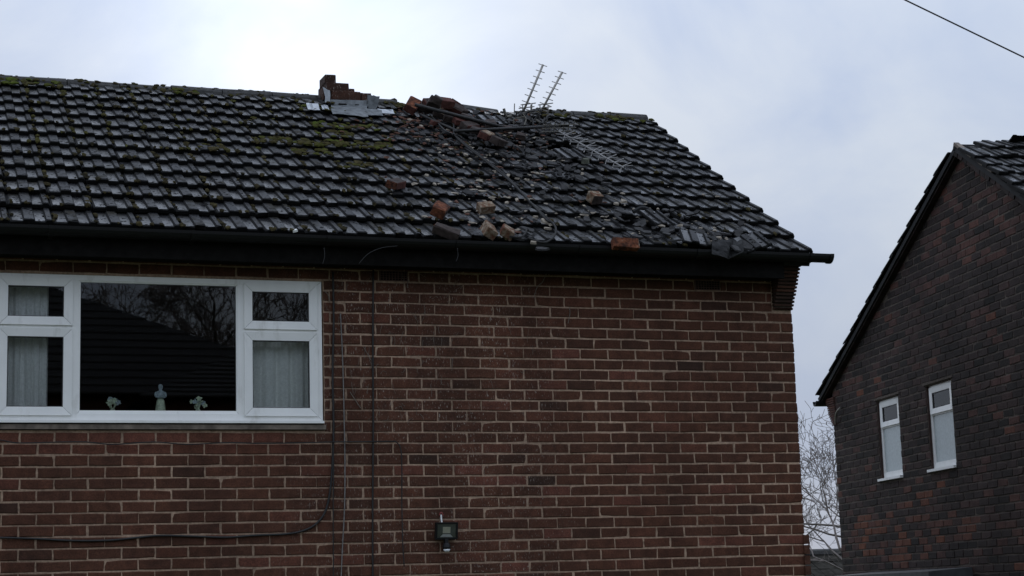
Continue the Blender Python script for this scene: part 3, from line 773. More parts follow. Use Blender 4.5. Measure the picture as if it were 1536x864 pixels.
def floodlight():
    P = wpt(666, 797, 0)
    t = thing('floodlight', P, 'small black floodlight with motion sensor fixed to the brick wall', 'floodlight')
    tilt = Matrix.Translation(P+V((0, -.055, 0))) @ Matrix.Rotation(math.radians(10), 4, 'X')
    def part(name, mat, fn, par=t, smooth=False):
        b = MB(); fn(b); b.v = [tuple(tilt@V(p)) for p in b.v]; return b.build(name, mat, par, smooth=smooth)
    bd = part('housing', M['plastic_black'], lambda b: (b.box((-.080, -.004, -.055), (.080, .020, .060)), [b.box((-.07+i*.02, .0203, -.045), (-.064+i*.02, .036, .05)) for i in range(8)]))
    part('bezel', M['plastic_black'], lambda b: bars(b, -.083, .083, -.058, .063, (.013,)*4, -.016, -.0045), bd)
    part('reflector', M['refl'], lambda b: b.box((-.070, -.0065, -.045), (.070, -.0042, .050)), bd)
    part('reflector_dish', M['sensor'], lambda b: b.prism([(-.048, -.0085, -.042), (.048, -.0085, -.042), (.028, -.0085, -.022), (-.028, -.0085, -.022)], (0, .0015, 0)), bd)
    part('led_chip', M['led'], lambda b: b.box((-.028, -.0105, -.014), (.028, -.0068, .030)), bd)
    part('lens', M['clear_lens'], lambda b: b.box((-.070, -.014, -.045), (.070, -.012, .050)), bd)
    b = MB(); b.box(P+V((-.03, -.05, -.03)), P+V((.03, -.004, .03))); b.build('bracket', M['plastic_black'], t)
    b = MB(); b.lathe([(.020, -.085), (.026, -.098), (.030, -.115), (.026, -.128)], P+V((0, -.055, 0)), 12); b.box(P+V((-.012, -.062, -.09)), P+V((.012, -.02, -.05)))
    s = b.build('sensor', M['plastic_black'], t, smooth=False)
    b = MB(); b.lathe([(.0265, -.129), (.022, -.142), (.012, -.150)], P+V((0, -.058, 0)), 12); b.build('sensor_lens', M['sensor'], s, smooth=True)
    b = MB(); b.tube([P+V((-.022, -.012, .118)), P+V((-.022, -.014, .09)), P+V((-.020, -.02, .055))], .006, 6); c = b.build('supply_cable', M['upvc'], t)
    b = MB(); b.tube(spline([P+V((-.034, -.010, .115)), P+V((-.026, -.012, .132)), P+V((-.014, -.012, .130)), P+V((-.008, -.011, .112))], 3), .0045, 5); b.build('connector', M['red_plastic'], t)
M['clear_lens'] = M['glass'].copy(); [setattr(n.inputs[0], 'default_value', (1, 1, 1, 1)) for n in M['clear_lens'].node_tree.nodes if n.type == 'BSDF_TRANSPARENT']
M['refl'] = simple('grey_reflector', (.13, .145, .135), .4, .2, 20, metal=.2)
M['led'] = simple('led_chip', (.75, .74, .60), .5, .1, 60)
M['sensor'] = simple('white_sensor_lens', (.72, .74, .75), .5, .1, 60)
M['red_plastic'] = simple('red_connector', (.22, .03, .025), .5, .2, 60)
floodlight()

# ------------------------------------------------------------------ wreckage on the roof
def roofM(P, yaw, pitch=0, roll=0):
    return frameM(P, RX, RS, RN) @ Matrix.Rotation(math.radians(yaw), 4, 'Z') @ Matrix.Rotation(math.radians(pitch), 4, 'X') @ Matrix.Rotation(math.radians(roll), 4, 'Y')
def fallen_brick(u, v, h, yaw, pitch, roll, mats, label, dims=(.215, .1025, .065), seed=0, group='bricks fallen from the chimney'):
    """mats: list of six material names: bottom, top, front(-y), right, back, left"""
    r = random.Random(seed+int(u)*3+int(v)); L, D, H = [q*.9 for q in dims]
    b = MB(); vs, fs = rough_brick(L, D, H, r, .005)
    vs = [(x-L/2, y-D/2, z) for x, y, z in vs]
    names = []; ms_ = []
    for f_ in fs:
        p = [V(vs[i]) for i in f_]; n = (p[1]-p[0]).cross(p[2]-p[0]).normalized(); ax = max(range(3), key=lambda k: abs(n[k]))
        k = {(2, -1): 0, (2, 1): 1, (1, -1): 2, (0, 1): 3, (1, 1): 4, (0, -1): 5}[(ax, 1 if n[ax] > 0 else -1)]
        nm = mats[k]
        if nm not in names: names.append(nm)
        ms_.append(names.index(nm))
    b.add(vs, fs, .4, ms_)
    o = b.build('fallen_brick', [M[n] for n in names], None, mw=roofM(roof_pt(u, v, h), yaw, pitch, roll))
    return tag(o, label, 'brick', group)
OB, DB, RB, MO, ML = 'orange_brick', 'dark_brick_face', 'red_brick_face', 'mortared', 'mortar_lump'
FB = fallen_brick
FB(592, 281, .02, 50, 8, 8, [DB, DB, RB, DB, DB, OB], 'dark brick with an orange broken edge lying alone left of the cluster')
FB(657, 322, .03, 62, 14, 0, [OB, OB, DB, DB, OB, OB], 'bright orange brick standing out on the tiles above the eaves', (.16, .12, .085))
FB(668, 353, .015, -28, 6, 10, [DB, DB, DB, DB, DB, OB], 'dark grey brick tipped at the eaves left of the two upright bricks', (.215, .10, .07))
FB(727, 317, .03, 10, 10, -4, [MO, MO, MO, DB, MO, MO], 'whitish mortar crusted half brick above the pair of upright bricks', (.14, .10, .075))
FB(729, 352, .02, 84, 30, 0, [MO, MO, DB, DB, MO, MO], 'mortar streaked brick tilted up at the eaves, left of its pair', (.17, .10, .085))
FB(757, 354, .02, 70, 22, 5, [OB, MO, DB, DB, OB, MO], 'brick with a pink broken top at the eaves, right of its pair', (.15, .105, .075))
FB(936, 369, .02, -4, 40, 0, [OB, OB, OB, MO, OB, OB], 'long red brick lying flat along the gutter edge', (.225, .09, .065))
FB(890, 303, .025, 18, 10, 4, [OB, MO, DB, DB, MO, MO], 'small broken brick with a red and white top near the tile hole', (.115, .10, .085))
FB(727, 208, .05, 52, 12, 10, [RB, MO, RB, DB, RB, RB], 'pale topped brick below the steel mast', (.19, .10, .07))
FB(746, 218, .03, 40, 10, 20, [DB, DB, DB, DB, DB, DB], 'dark brick wedged right below the pale topped brick', (.20, .10, .07))
FB(616, 163, .07, 65, 20, -14, [OB, OB, RB, DB, OB, RB], 'large orange brick at the left end of the rubble heap on the ridge', (.19, .12, .08))
FB(636, 166, .04, 20, 10, 10, [DB, DB, DB, DB, DB, RB], 'dark brick under the mast top beside the orange brick on the ridge')
FB(648, 160, .12, -30, 30, 25, [DB, DB, DB, DB, DB, DB], 'grey dark brick standing up on the ridge rubble heap', (.13, .10, .10))
FB(664, 160, .13, 15, 5, 8, [DB, RB, RB, DB, RB, RB], 'dull red brick topping the rubble heap on the ridge', (.20, .10, .085))
FB(678, 166, .09, -20, 12, 20, [DB, DB, RB, DB, DB, DB], 'dull brick sloping down right of the heap top on the ridge', (.19, .10, .07))
FB(690, 172, .06, 10, 0, 12, [DB, DB, DB, DB, DB, DB], 'small dark brick bat at the right foot of the ridge heap', (.11, .10, .07))
FB(662, 176, .04, -10, 10, 15, [DB, MO, DB, DB, DB, DB], 'brick with a dusty top in front of the ridge heap under the mast', (.19, .10, .065))
FB(690, 188, .04, 8, 5, 12, [DB, RB, RB, DB, DB, RB], 'brick with a pinkish side half under the long mast', (.16, .10, .065))
FB(703, 194, .03, 30, 10, 6, [DB, DB, RB, DB, DB, DB], 'dark brick lying under the crossing of the two masts', (.19, .10, .065))
FB(735, 190, .03, 80, 0, 0, [DB, DB, DB, DB, DB, DB], 'dark brick bat between the masts right of the ridge heap', (.12, .10, .06))
for (u, v, h, yaw, rx, ry, dm, mt, lb) in ((653, 156, .16, 70, 20, 10, (.12, .09, .08), DB, 'upright dark bat at the left top of the ridge heap'), (683, 161, .10, 40, 10, 25, (.13, .10, .06), RB, 'dull red bat on the right shoulder of the ridge heap'),
        (642, 160, .08, 15, 20, 0, (.12, .10, .07), RB, 'reddish bat between the orange brick and the ridge heap'), (675, 182, .05, -15, 8, 8, (.14, .10, .06), DB, 'dark bat below the mast in front of the ridge heap'),
        (698, 181, .07, 25, 8, 16, (.10, .09, .06), DB, 'small dark bat just above the mast right of the heap'), (712, 200, .04, 60, 6, 8, (.12, .10, .06), DB, 'dark bat left of the pale topped brick'), (652, 188, .03, 10, 0, 8, (.09, .07, .05), RB, 'small red bat below the left of the ridge heap'),
        (760, 196, .03, 30, 0, 10, (.12, .09, .05), DB, 'flat dark bat below the level mast'), (780, 208, .03, -20, 5, 8, (.10, .08, .05), DB, 'dark bat below the lashing bars')):
    FB(u, v, h, yaw, rx, ry, [mt, DB, mt, DB, mt, mt], lb, dm)
LAND = {'bright orange brick': (657, 322), 'chimney stump': (522, 150), 'hooked cable loop': (830, 350), 'roof hole': (965, 322), 'crumpled lead': (1090, 372), 'small broken brick': (890, 303), 'pale topped brick': (727, 208),
        'mortar crusted brick': (727, 317), 'standing aerials': (795, 180), 'lying aerial': (890, 225), 'gutter edge brick': (936, 369), 'lone dark brick': (592, 281), 'ridge rubble heap': (655, 165), 'roof verge': (1160, 340), 'diagonal cable': (765, 272)}
USED = set()
def where(noun, u, v, size):
    sz = 'tiny' if size < .024 else 'small' if size < .034 else 'fair sized' if size < .065 else 'broad'
    for nm in sorted(LAND, key=lambda k: math.hypot(u-LAND[k][0], v-LAND[k][1])):
        x, y = LAND[nm]; a, b_ = u-x, v-y
        d = ('left of' if a < 0 else 'right of') if abs(a) > 1.6*abs(b_) else ('above' if b_ < 0 else 'below') if abs(b_) > 1.6*abs(a) else ('up and left of' if a < 0 else 'up and right of') if b_ < 0 else ('down and left of' if a < 0 else 'down and right of')
        for far in ('just ', 'further '):
            if (math.hypot(a, b_) > 45) != (far == 'further '): continue
            lb = '%s %s %s%s the %s' % (sz, noun, far, d, nm)
            if lb not in USED: USED.add(lb); return lb
    return '%s %s on the damaged slope' % (sz, noun)
def slab_frag(u, v, size, mat, name, label, cat, h=.03, thick=.014, seed=1, group=None, tilt=12):
    r = random.Random(seed*31+int(u)*7+int(v)); n = r.randint(5, 7); poly = []
    for k in range(n):
        a = 2*math.pi*k/n+r.uniform(-.3, .3); q = size*r.uniform(.6, 1.15); poly.append((math.cos(a)*q*1.15, math.sin(a)*q*.8))
    b = MB(); top = [(x*.9, y*.9, thick+r.uniform(-.3, .3)*thick) for x, y in poly]; bot = [(x, y, 0) for x, y in poly]
    m = len(poly); b.add(bot+top, [tuple(range(m))[::-1], tuple(range(m, 2*m))]+[(i, (i+1) % m, m+(i+1) % m, m+i) for i in range(m)])
    o = b.build(name, M[mat], None, mw=roofM(roof_pt(u, v, h), r.uniform(0, 360), r.uniform(-tilt, tilt), r.uniform(-tilt, tilt)))
    return tag(o, label, cat, group)
GM = 'pale mortar lumps scattered over the damaged slope'
for (u, v, s_) in ((699, 233, .033), (690, 246, .034), (705, 240, .03), (640, 264, .030), (652, 277, .026), (648, 248, .022), (762, 264, .035), (776, 269, .032), (790, 271, .034), (817, 333, .04), (803, 327, .036), (822, 344, .032), (783, 329, .030),
                   (760, 305, .03), (775, 300, .03), (740, 300, .022), (925, 307, .036), (935, 303, .045), (957, 344, .03), (976, 323, .03), (1078, 358, .035), (1055, 293, .022), (800, 365, .04), (755, 240, .025), (745, 232, .02), (720, 248, .02), (765, 200, .022), (788, 203, .024), (610, 200, .03), (668, 218, .026), (632, 190, .03), (900, 348, .025), (1148, 371, .03)):
    slab_frag(u, v, s_*.85, 'mortar_lump', 'mortar_lump', where('pale mortar lump', u, v, s_), 'rubble', .03, s_*.4, 1, GM, 14)
slab_frag(443, 348, .016, 'upvc', 'plaster_chip', 'tiny white chip on the lowest tiles above the window corner', 'rubble', .03, .015)
slab_frag(877, 245, .035, 'stone', 'stone_lump', 'round greenish grey stone lump beneath the lying aerial', 'rubble', .03, .04)
for (u, v, s_) in ((962, 337, .07), (985, 334, .08), (1000, 347, .08), (944, 345, .06), (1048, 352, .07), (1072, 352, .06), (1118, 368, .08), (1105, 374, .06), (762, 218, .06), (800, 238, .07), (838, 226, .06), (708, 203, .05), (660, 190, .06), (782, 252, .06), (868, 268, .07), (820, 260, .06), (910, 276, .06), (850, 300, .06), (880, 330, .05), (700, 290, .05), (790, 345, .07), (775, 358, .06), (812, 375, .05), (770, 190, .06), (745, 184, .05), (728, 182, .06), (820, 200, .07), (850, 240, .06), (1015, 362, .07), (985, 357, .06), (640, 208, .05), (690, 215, .05), (735, 226, .06), (755, 232, .05), (775, 222, .06), (792, 228, .05), (812, 214, .06), (828, 246, .06), (858, 256, .05), (800, 250, .06), (770, 262, .05), (845, 282, .05), (890, 285, .05), (930, 318, .06), (905, 322, .05), (748, 204, .05), (670, 200, .045), (1088, 352, .06), (1030, 340, .05), (970, 350, .06), (955, 357, .05)):
    slab_frag(u, v, s_, 'shard', 'tile_shard', where('dark tile shard', u, v, s_), 'tile shard', .03, .014, 2, 'dark tile shards lying loose on the roof', 16)
_b = MB(); _v, _f, _m = tile_geo(TW*.8, .22, .28, rt, th=.018); _b.add(_v, _f, .5, _m); LOOSE = _b.mesh('loose_tile', TMATS)
for (u, v, yaw, rx, ry, lb) in ((985, 328, 20, 14, 10, 'loose dark roof tile tipped over the open hole'), (1042, 358, -14, 8, 6, 'slipped dark roof tile left of the crumpled lead'), (1128, 364, 12, 10, -14, 'broken dark roof tile upended right of the crumpled lead'), (738, 181, 6, 6, 4, 'loose roof tile lying near the ridge right of the rubble heap'), (855, 232, 14, 8, 5, 'loose roof tile lifted beneath the lying aerial')):
    o = place(bpy.data.objects.new('loose_tile', LOOSE), None, roofM(roof_pt(u, v, .045), yaw, rx, ry) @ Matrix.Translation(V((-.11, -.11, 0)))); tag(o, lb, 'roof tile')
b = MB(); rc = random.Random(77)
for (cx, cy, sx_, sy_, n) in ((720, 200, 60, 18, 90), (800, 225, 55, 25, 80), (820, 270, 60, 30, 50), (985, 335, 40, 15, 35), (1060, 358, 35, 8, 25)):
    for _ in range(n):
        u, v = rc.gauss(cx, sx_), rc.gauss(cy, sy_); P = roof_pt(u, v, .032); q = (P-RP).dot(RS)
        if q < .05 or q > 3.38 or P.x > -.05: continue
        a = rc.uniform(.015, .042); Q = frameM(P, RX, RS, RN) @ Matrix.Rotation(rc.uniform(0, 6.3), 4, 'Z') @ Matrix.Rotation(rc.uniform(-.5, .5), 4, 'X') @ Matrix.Rotation(rc.uniform(-.5, .5), 4, 'Y')
        n_ = rc.randint(4, 6); pl = [(math.cos(6.283*k/n_)*a*rc.uniform(.6, 1.3), math.sin(6.283*k/n_)*a*rc.uniform(.5, 1.1)) for k in range(n_)]
        b.prism([Q@V((x, y, 0)) for x, y in pl], (Q.to_3x3()@V((0, 0, .013))))
tag(b.build('tile_rubble', M['shard']), 'dark splinters of broken tile strewn below the ridge heap', 'rubble', kind='stuff')
# brick crumbs and dust-sized debris
for nm, mt, ctr in (('brick_crumbs', 'crumb_red', ((640, 182, 45, 16, 170), (700, 200, 60, 25, 120), (770, 230, 60, 30, 80), (760, 300, 60, 30, 40))), ('mortar_crumbs', 'mortar_lump', ((690, 230, 50, 35, 90), (780, 290, 60, 45, 110), (950, 320, 50, 25, 60), (1060, 355, 30, 10, 35)))):
    b = MB(); rc = random.Random(len(nm))
    for (cx, cy, sx_, sy_, n) in ctr:
        for _ in range(n):
            u, v = rc.gauss(cx, sx_), rc.gauss(cy, sy_)
            P = roof_pt(u, v, .030); q = (P-RP).dot(RS)
            if q < .05 or q > 3.40 or P.x > .02: continue
            a = .005+.017*rc.random()**2; blob(b, P, RX, RS, RN, a*rc.uniform(.8, 1.9), a, a*.5, rc, .5, .6)
    tag(b.build(nm, M[mt]), ('reddish brick crumbs' if 'brick' in nm else 'pale mortar crumbs')+' strewn over the damaged roof tiles', 'rubble', kind='stuff')
# crumpled lead over the gutter
rows = []
rl = random.Random(8)
for q in range(7):
    row = []
    for k in range(9):
        t, w = q/6, k/8
        u = 1070+43*w+(4*math.sin(w*6)*t); v = 360+22*t+7*math.sin(w*math.pi)*t-5*abs(w-.5)+rl.uniform(-1, 1)
        P = on_plane(u, v, V((0, -.30-.10*t, 0)), WNm) if t > .3 else roof_pt(u, v, .05)
        P = P+V((0, .035*math.sin(w*9+t*2)+rl.uniform(-.01, .01), 0)); row.append(P)
    rows.append(row)
tag(sheet('crumpled_lead', rows, M['lead_dark'], None, .004), 'crumpled dark lead sheet hanging over the gutter edge', 'lead sheet')
# masts
def mast(a, b, r, label):
    m = MB(); m.tube([a, a.lerp(b, .5), b], r, 10); o = local_build(m, 'mast', M['steel_dark'], a, None, True); return tag(o, label, 'mast')
mast(roof_pt(622, 157, .17), roof_pt(754, 191, .07), .016, 'long dull steel mast slanting down from the ridge rubble heap')
mast(roof_pt(682, 197, .09), roof_pt(838, 189, .10), .0145, 'shorter dark mast lying nearly level below the standing aerials')
mast(roof_pt(630, 172, .06), roof_pt(700, 203, .05), .013, 'thin dark pipe under the rubble on the roof')
def aerial(base, tip, label, mat, el=.085, n=9, dirv=None, start=.1, thick=.011, group=None):
    t = thing('aerial', base, label, 'aerial', group); ax = (tip-base).normalized()
    b = MB(); b.tube([base-ax*.05, base.lerp(tip, .5), tip], thick, 6); b.build('boom', mat, t, smooth=True)
    for i in range(n):
        f_ = start+(1-start-.01)*i/(n-1); p = base.lerp(tip, f_); d = dirv.normalized(); l = el*(1-.25*f_)
        b = MB(); b.tube([p-d*l, p+d*l], .0045, 5); b.build('element', mat, t)
    return t, ax
RB_ = V((0, 2.72, 0))
for (ub, vb, ut, vt, y0, lb, nn) in ((783, 172, 814.5, 97, 2.72, 'left of two standing aerials leaning right above the ridge', 8), (809, 172, 843.5, 108, 2.78, 'right of two standing aerials leaning right above the ridge', 8)):
    b0 = px_y(ub, vb, y0); b1 = px_y(ut, vt, y0-.05)
    t, ax = aerial(b0, b1, lb, M['alu'], .072, nn, V((.42, -.75, -.42)), .12, .0105, 'aerials from the fallen chimney')
    # dipole box and reflector at the foot
    b = MB(); b.box(b0+V((-.03, -.04, -.06)), b0+V((.04, .03, .03))); b.build('dipole_box', M['plastic_black'], t)
    b = MB()
    for k in range(6):
        z = -.10+k*.035; b.tube([b0+V((-.13+.02*k, -.06, z)), b0+V((.07+.015*k, .02, z+.05))], .005, 5)
    for k in range(3): b.tube([b0+V((-.10+.08*k, -.05, -.12)), b0+V((-.07+.08*k, 0, .10))], .005, 5)
    b.build('reflector', M['alu_dark'], t)
r4 = random.Random(2)
tb = thing('lashing_bracket', roof_pt(795, 182, .05), 'tangle of dark chimney lashing bars at the feet of the aerials', 'bracket')
for k in range(16):
    a = roof_pt(r4.uniform(766, 824), r4.uniform(168, 190), .03+r4.random()*.1); c = a+V((r4.uniform(-.12, .12), r4.uniform(-.05, .05), r4.uniform(-.10, .12)))
    b = MB(); b.tube(spline([a, a.lerp(c, .5)+V((r4.uniform(-.05, .05), 0, r4.uniform(-.04, .04))), c], 3), r4.uniform(.005, .013), 5); b.build('bar', M['steel_dark'] if k % 3 else M['alu_dark'], tb)
# lying aerial with crossed elements
b0 = roof_pt(838, 197, .10); b1 = roof_pt(936, 252, .10)
t = thing('aerial', b0, 'pale aerial with crossed elements lying down the roof slope', 'aerial', 'aerials from the fallen chimney')
b = MB(); b.tube([b0, b1], .009, 6); b.build('boom', M['alu_pale'], t)
sd = (b1-b0).normalized().cross(RN).normalized()
for i in range(9):
    p = b0.lerp(b1, .10+.108*i)
    for s in (-1, 1):
        b = MB(); b.tube([p, p+sd*(s*.115)+(b1-b0).normalized()*.03*s+RN*.02], .0058, 5); b.tube([p, p+sd*(s*-.06)+(b1-b0).normalized()*.07+RN*.03*s], .0048, 5); b.build('element', M['alu_pale'], t)
b = MB()
for k in range(7):
    q = b0+sd*(-.16+.05*k); b.tube([q-(b1-b0).normalized()*.02-RN*.02, q+RN*.09+sd*.01], .0045, 5)
for k in range(3): b.tube([b0-sd*.18+RN*(.03*k), b0+sd*.18+RN*(.03*k)], .0045, 5)
b.build('reflector', M['alu_dark'], t)
b = MB(); b.tube([roof_pt(853, 206, .12), roof_pt(905, 214, .11)], .006, 5); b.build('stay', M['alu_pale'], t)
# aerial leads on the tiles
def roof_cable(px, r, label, h=.05, mat='cable_black'):
    b = MB(); pts = spline([roof_pt(u, v, h) for u, v in px], 6); b.tube(pts, r, 6)
    tag(local_build(b, 'aerial_cable', M[mat], pts[0], None, True), label, 'cable')
M['cable_grey'] = simple('grey_weathered_cable', (.026, .025, .024), .75, .3, 40, spec=.15)
roof_cable([(672, 176), (680, 184), (682, 202), (700, 220), (730, 243), (765, 272), (795, 303), (818, 328), (826, 333)], .0075, 'grey aerial cable running diagonally down the tiles', .055, 'cable_grey')
roof_cable([(682, 203), (704, 221), (734, 244), (760, 265), (800, 308), (828, 334), (834, 345), (829, 357), (816, 364), (803, 361), (792, 357)], .0085, 'thicker aerial cable ending in a hooked loop by the gutter', .05, 'cable_grey')
roof_cable([(768, 355), (780, 356), (788, 350), (791, 343), (796, 348)], .008, 'short curled cable end left of the hooked loop', .05, 'cable_grey')
roof_cable([(645, 172), (655, 182), (668, 196), (690, 204)], .006, 'thin black lead drooping from the ridge rubble heap', .06)
# timber and plastic remains in the open hole
b = MB(); a = roof_pt(958, 322, .0); 
b.tube(spline([roof_pt(950, 318, .03), roof_pt(962, 312, .06), roof_pt(975, 316, .05), roof_pt(986, 326, .03)], 4), .018, 6)
tag(local_build(b, 'torn_felt', M['felt'], a), 'torn roll of black felt in the roof hole', 'felt')

# ------------------------------------------------------------------ overhead line
b = MB(); a = V((-1.697, -4.625, 1.841)); c = V((-.99, -4.625, 1.578)); d = c-a
pts = [a+d*(-9+k)+V((0, 0, .0025*(k-9)*(k-10))) for k in range(0, 20)]
b.tube(pts, .0042, 6); tag(local_build(b, 'overhead_cable', M['cable_black'], a, None, True), 'black overhead cable crossing the top right of the sky', 'cable')

# ------------------------------------------------------------------ neighbouring house
PHI = YAW+math.atan((300-768)/F_PX)
DR = V((math.sin(PHI), math.cos(PHI), 0)); NN = V((-math.cos(PHI), math.sin(PHI), 0)); NE = -NN; NO = V((3.266, 2.59, 0))
ZZ = V((0, 0, 1))
def npt(t, z, w=0.): return NO+DR*t+NN*w+ZZ*z
def nbp(u, v, w=0.): 
    P = on_plane(u, v, NO+NN*w, NN); q = P-NO; return q.dot(DR), P.z
VO = .11                                              # verge overhang
tA, zA = nbp(1428, 209, VO); tL, zL = nbp(1222, 592, VO); tR, zR = nbp(1536, 286, VO)
t4, z4 = nbp(1400, 230, VO)
SL = (z4-zL)/(tL-t4); SR = (zA-zR)/(tA-tR)
tA = tA+.02
TF = -3.75                                            # front eaves
def nroof(t): return zA-(t-tA)*((zA-zL)/(tL-tA)) if t > tA else zA-(tA-t)*SR
nb = thing('brick_house', npt(0, GZ, -3), 'soot blackened brick gable house at the right with two narrow white windows', 'house')
TC = 3.95
wins = ((1.89, 2.53, -.045, .835), (.465, 1.115, -.045, .835))
cuts = sorted({-3.5, TC, tA, *[a for w_ in wins for a in w_[:2]]})
nw = MB()
for a, b_ in zip(cuts, cuts[1:]):
    zt = lambda t: nroof(t)-.13
    w_ = [q for q in wins if q[0] <= (a+b_)/2 <= q[1]]
    def quad(z0a, z0b, z1a, z1b): nw.prism([npt(a, z0a, -.006), npt(b_, z0b, -.006), npt(b_, z1b, -.006), npt(a, z1a, -.006)], NN*-.22)
    if w_: quad(GZ, GZ, w_[0][2]+.01, w_[0][2]+.01); quad(w_[0][3]-.01, w_[0][3]-.01, zt(a), zt(b_))
    else: quad(GZ, GZ, zt(a), zt(b_))
nw.prism([npt(TC-.003, GZ, -.229), npt(TC-.003, .95, -.229), npt(TC-.003, .95, -9), npt(TC-.003, GZ, -9)], DR*-.2)
nw.prism([npt(-3.5, GZ, -.229), npt(-3.5, .95, -.229), npt(-3.5, .95, -9), npt(-3.5, GZ, -9)], DR*.2)
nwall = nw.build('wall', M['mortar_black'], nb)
rn = random.Random(17)
def nb_tint(u, z):
    P = NO-DR*u+ZZ*z; x, y, d = prj(P); t = abs(rn.gauss(.38, .2))
    for (cx, cy, rx, ry, pr_, lo, hi) in ((1355, 800, 75, 45, .30, .80, 1.), (1465, 320, 75, 75, .38, .68, .82), (1380, 400, 60, 70, .14, .68, .80), (1500, 770, 50, 45, .3, .70, .85), (1350, 825, 25, 25, .55, .9, 1.), (1375, 770, 30, 30, .35, .8, 1.), (1290, 560, 60, 60, .06, .72, .88), (1440, 790, 20, 30, .5, .85, .95)):
        if ((x-cx)/rx)**2+((y-cy)/ry)**2 < 1 and rn.random() < pr_: t = rn.uniform(lo, hi)
    if rn.random() < .02: t = rn.uniform(.7, .95)
    return min(t, 1)
npieces = bond(-TC, 3.5, range(-42, 38), [(-w_[1], -w_[0], w_[2], w_[3]) for w_ in wins], nb_tint, rn, top=lambda u: nroof(-u)-.10, anchor=3.5)
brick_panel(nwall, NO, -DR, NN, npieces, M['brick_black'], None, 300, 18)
for (a, b_, z0, z1), lb in zip(wins, ('far', 'near')):
    w_ = thing('window', npt((a+b_)/2, z0, -.05), None, None); WM[w_] = Matrix.Translation(npt((a+b_)/2, z0, -.05)); w_.parent = nb; w_.matrix_parent_inverse = WM[nb].inverted()
    T = frameM(NO, -DR, NE, ZZ)                        # local: x along wall to the right, y into the wall, z up
    def lb_(fn, name, mat, par=None):
        q = MB(); fn(q); q.v = [tuple(T@V(p)) for p in q.v]; return q.build(name, mat, par or w_)
    x0, x1 = -b_+.012, -a-.012; y0 = .034; zt_ = z1-.30
    lb_(lambda q: bars(q, x0, x1, z0+.02, z1-.012, (.05, .05, .06, .05), y0, y0+.06), 'frame', M['upvc'])
    lb_(lambda q: q.box((x0+.0505, y0+.001, zt_-.02), (x1-.0505, y0+.058, zt_+.02)), 'transom', M['upvc'])
    so = lb_(lambda q: bars(q, x0+.03, x1-.03, zt_-.005, z1-.035, (.055,)*4, y0-.014, y0+.03, .006), 'sash', M['upvc'])
    lb_(lambda q: q.box((x0+.084, y0+.004, zt_+.049), (x1-.084, y0+.01, z1-.089)), 'pane', M['glass'], so)
    lb_(lambda q: bars(q, x0+.0845, x1-.0845, zt_+.0495, z1-.0895, (.006,)*4, y0-.004, y0+.02), 'gasket', M['upvc_seal'], so)
    lb_(lambda q: q.box((x0+.049, y0+.012, z0+.079), (x1-.049, y0+.018, zt_-.019)), 'pane', M['frosted'])
    lb_(lambda q: q.prism([(x0-.04, -.03, z0-.012), (x0-.04, -.03, z0+.014), (x0-.04, y0+.05, z0+.0195), (x0-.04, y0+.05, z0-.012)], (x1-x0+.06, 0, 0)), 'sill', M['upvc'])
    lb_(lambda q: q.box((-b_-.002, .012, z0+.02), (-b_+.0115, .12, z1-.012)), 'reveal', M['orange_reveal'])
    lb_(lambda q: q.box((-b_-.05, -.006, z1+.001), (-a+.06, .05, z1+.022)), 'lintel', M['mortar_black'])
    lb_(lambda q: q.add([(x0-.3, y0+.9, z0-.3), (x1+.3, y0+.9, z0-.3), (x1+.3, y0+.9, z1+.3), (x0-.3, y0+.9, z1+.3), (x0-.05, y0+.2, z0-.1), (x1+.05, y0+.2, z0-.1), (x1+.05, y0+.2, z1+.1), (x0-.05, y0+.2, z1+.1)], [(0,1,2,3),(4,5,1,0),(5,6,2,1),(6,7,3,2),(7,4,0,3)]), 'dim_interior', M['room'])
    r5 = random.Random(int(a*100)); q = MB(); n = 26; vs = []
    for yy in (0, .003):
        for z in (z0+.03, z1-.05):
            for i in range(n+1): vs.append(T@V((x0+.085+(x1-x0-.10)*i/n, y0+.034+yy+.004*math.sin(i*1.7+r5.random()), z)))
    m = n+1; fs = []
    for i in range(n): fs += [(i, i+1, m+i+1, m+i), (2*m+i, 3*m+i, 3*m+i+1, 2*m+i+1)]
    q.add(vs, fs); c = local_build(q, 'curtain', M['curtain_dim'], npt((a+b_)/2, z0, -.15), None, True)
    tag(c, 'grey net curtain in the %s narrow window of the black brick gable' % lb, 'curtain')
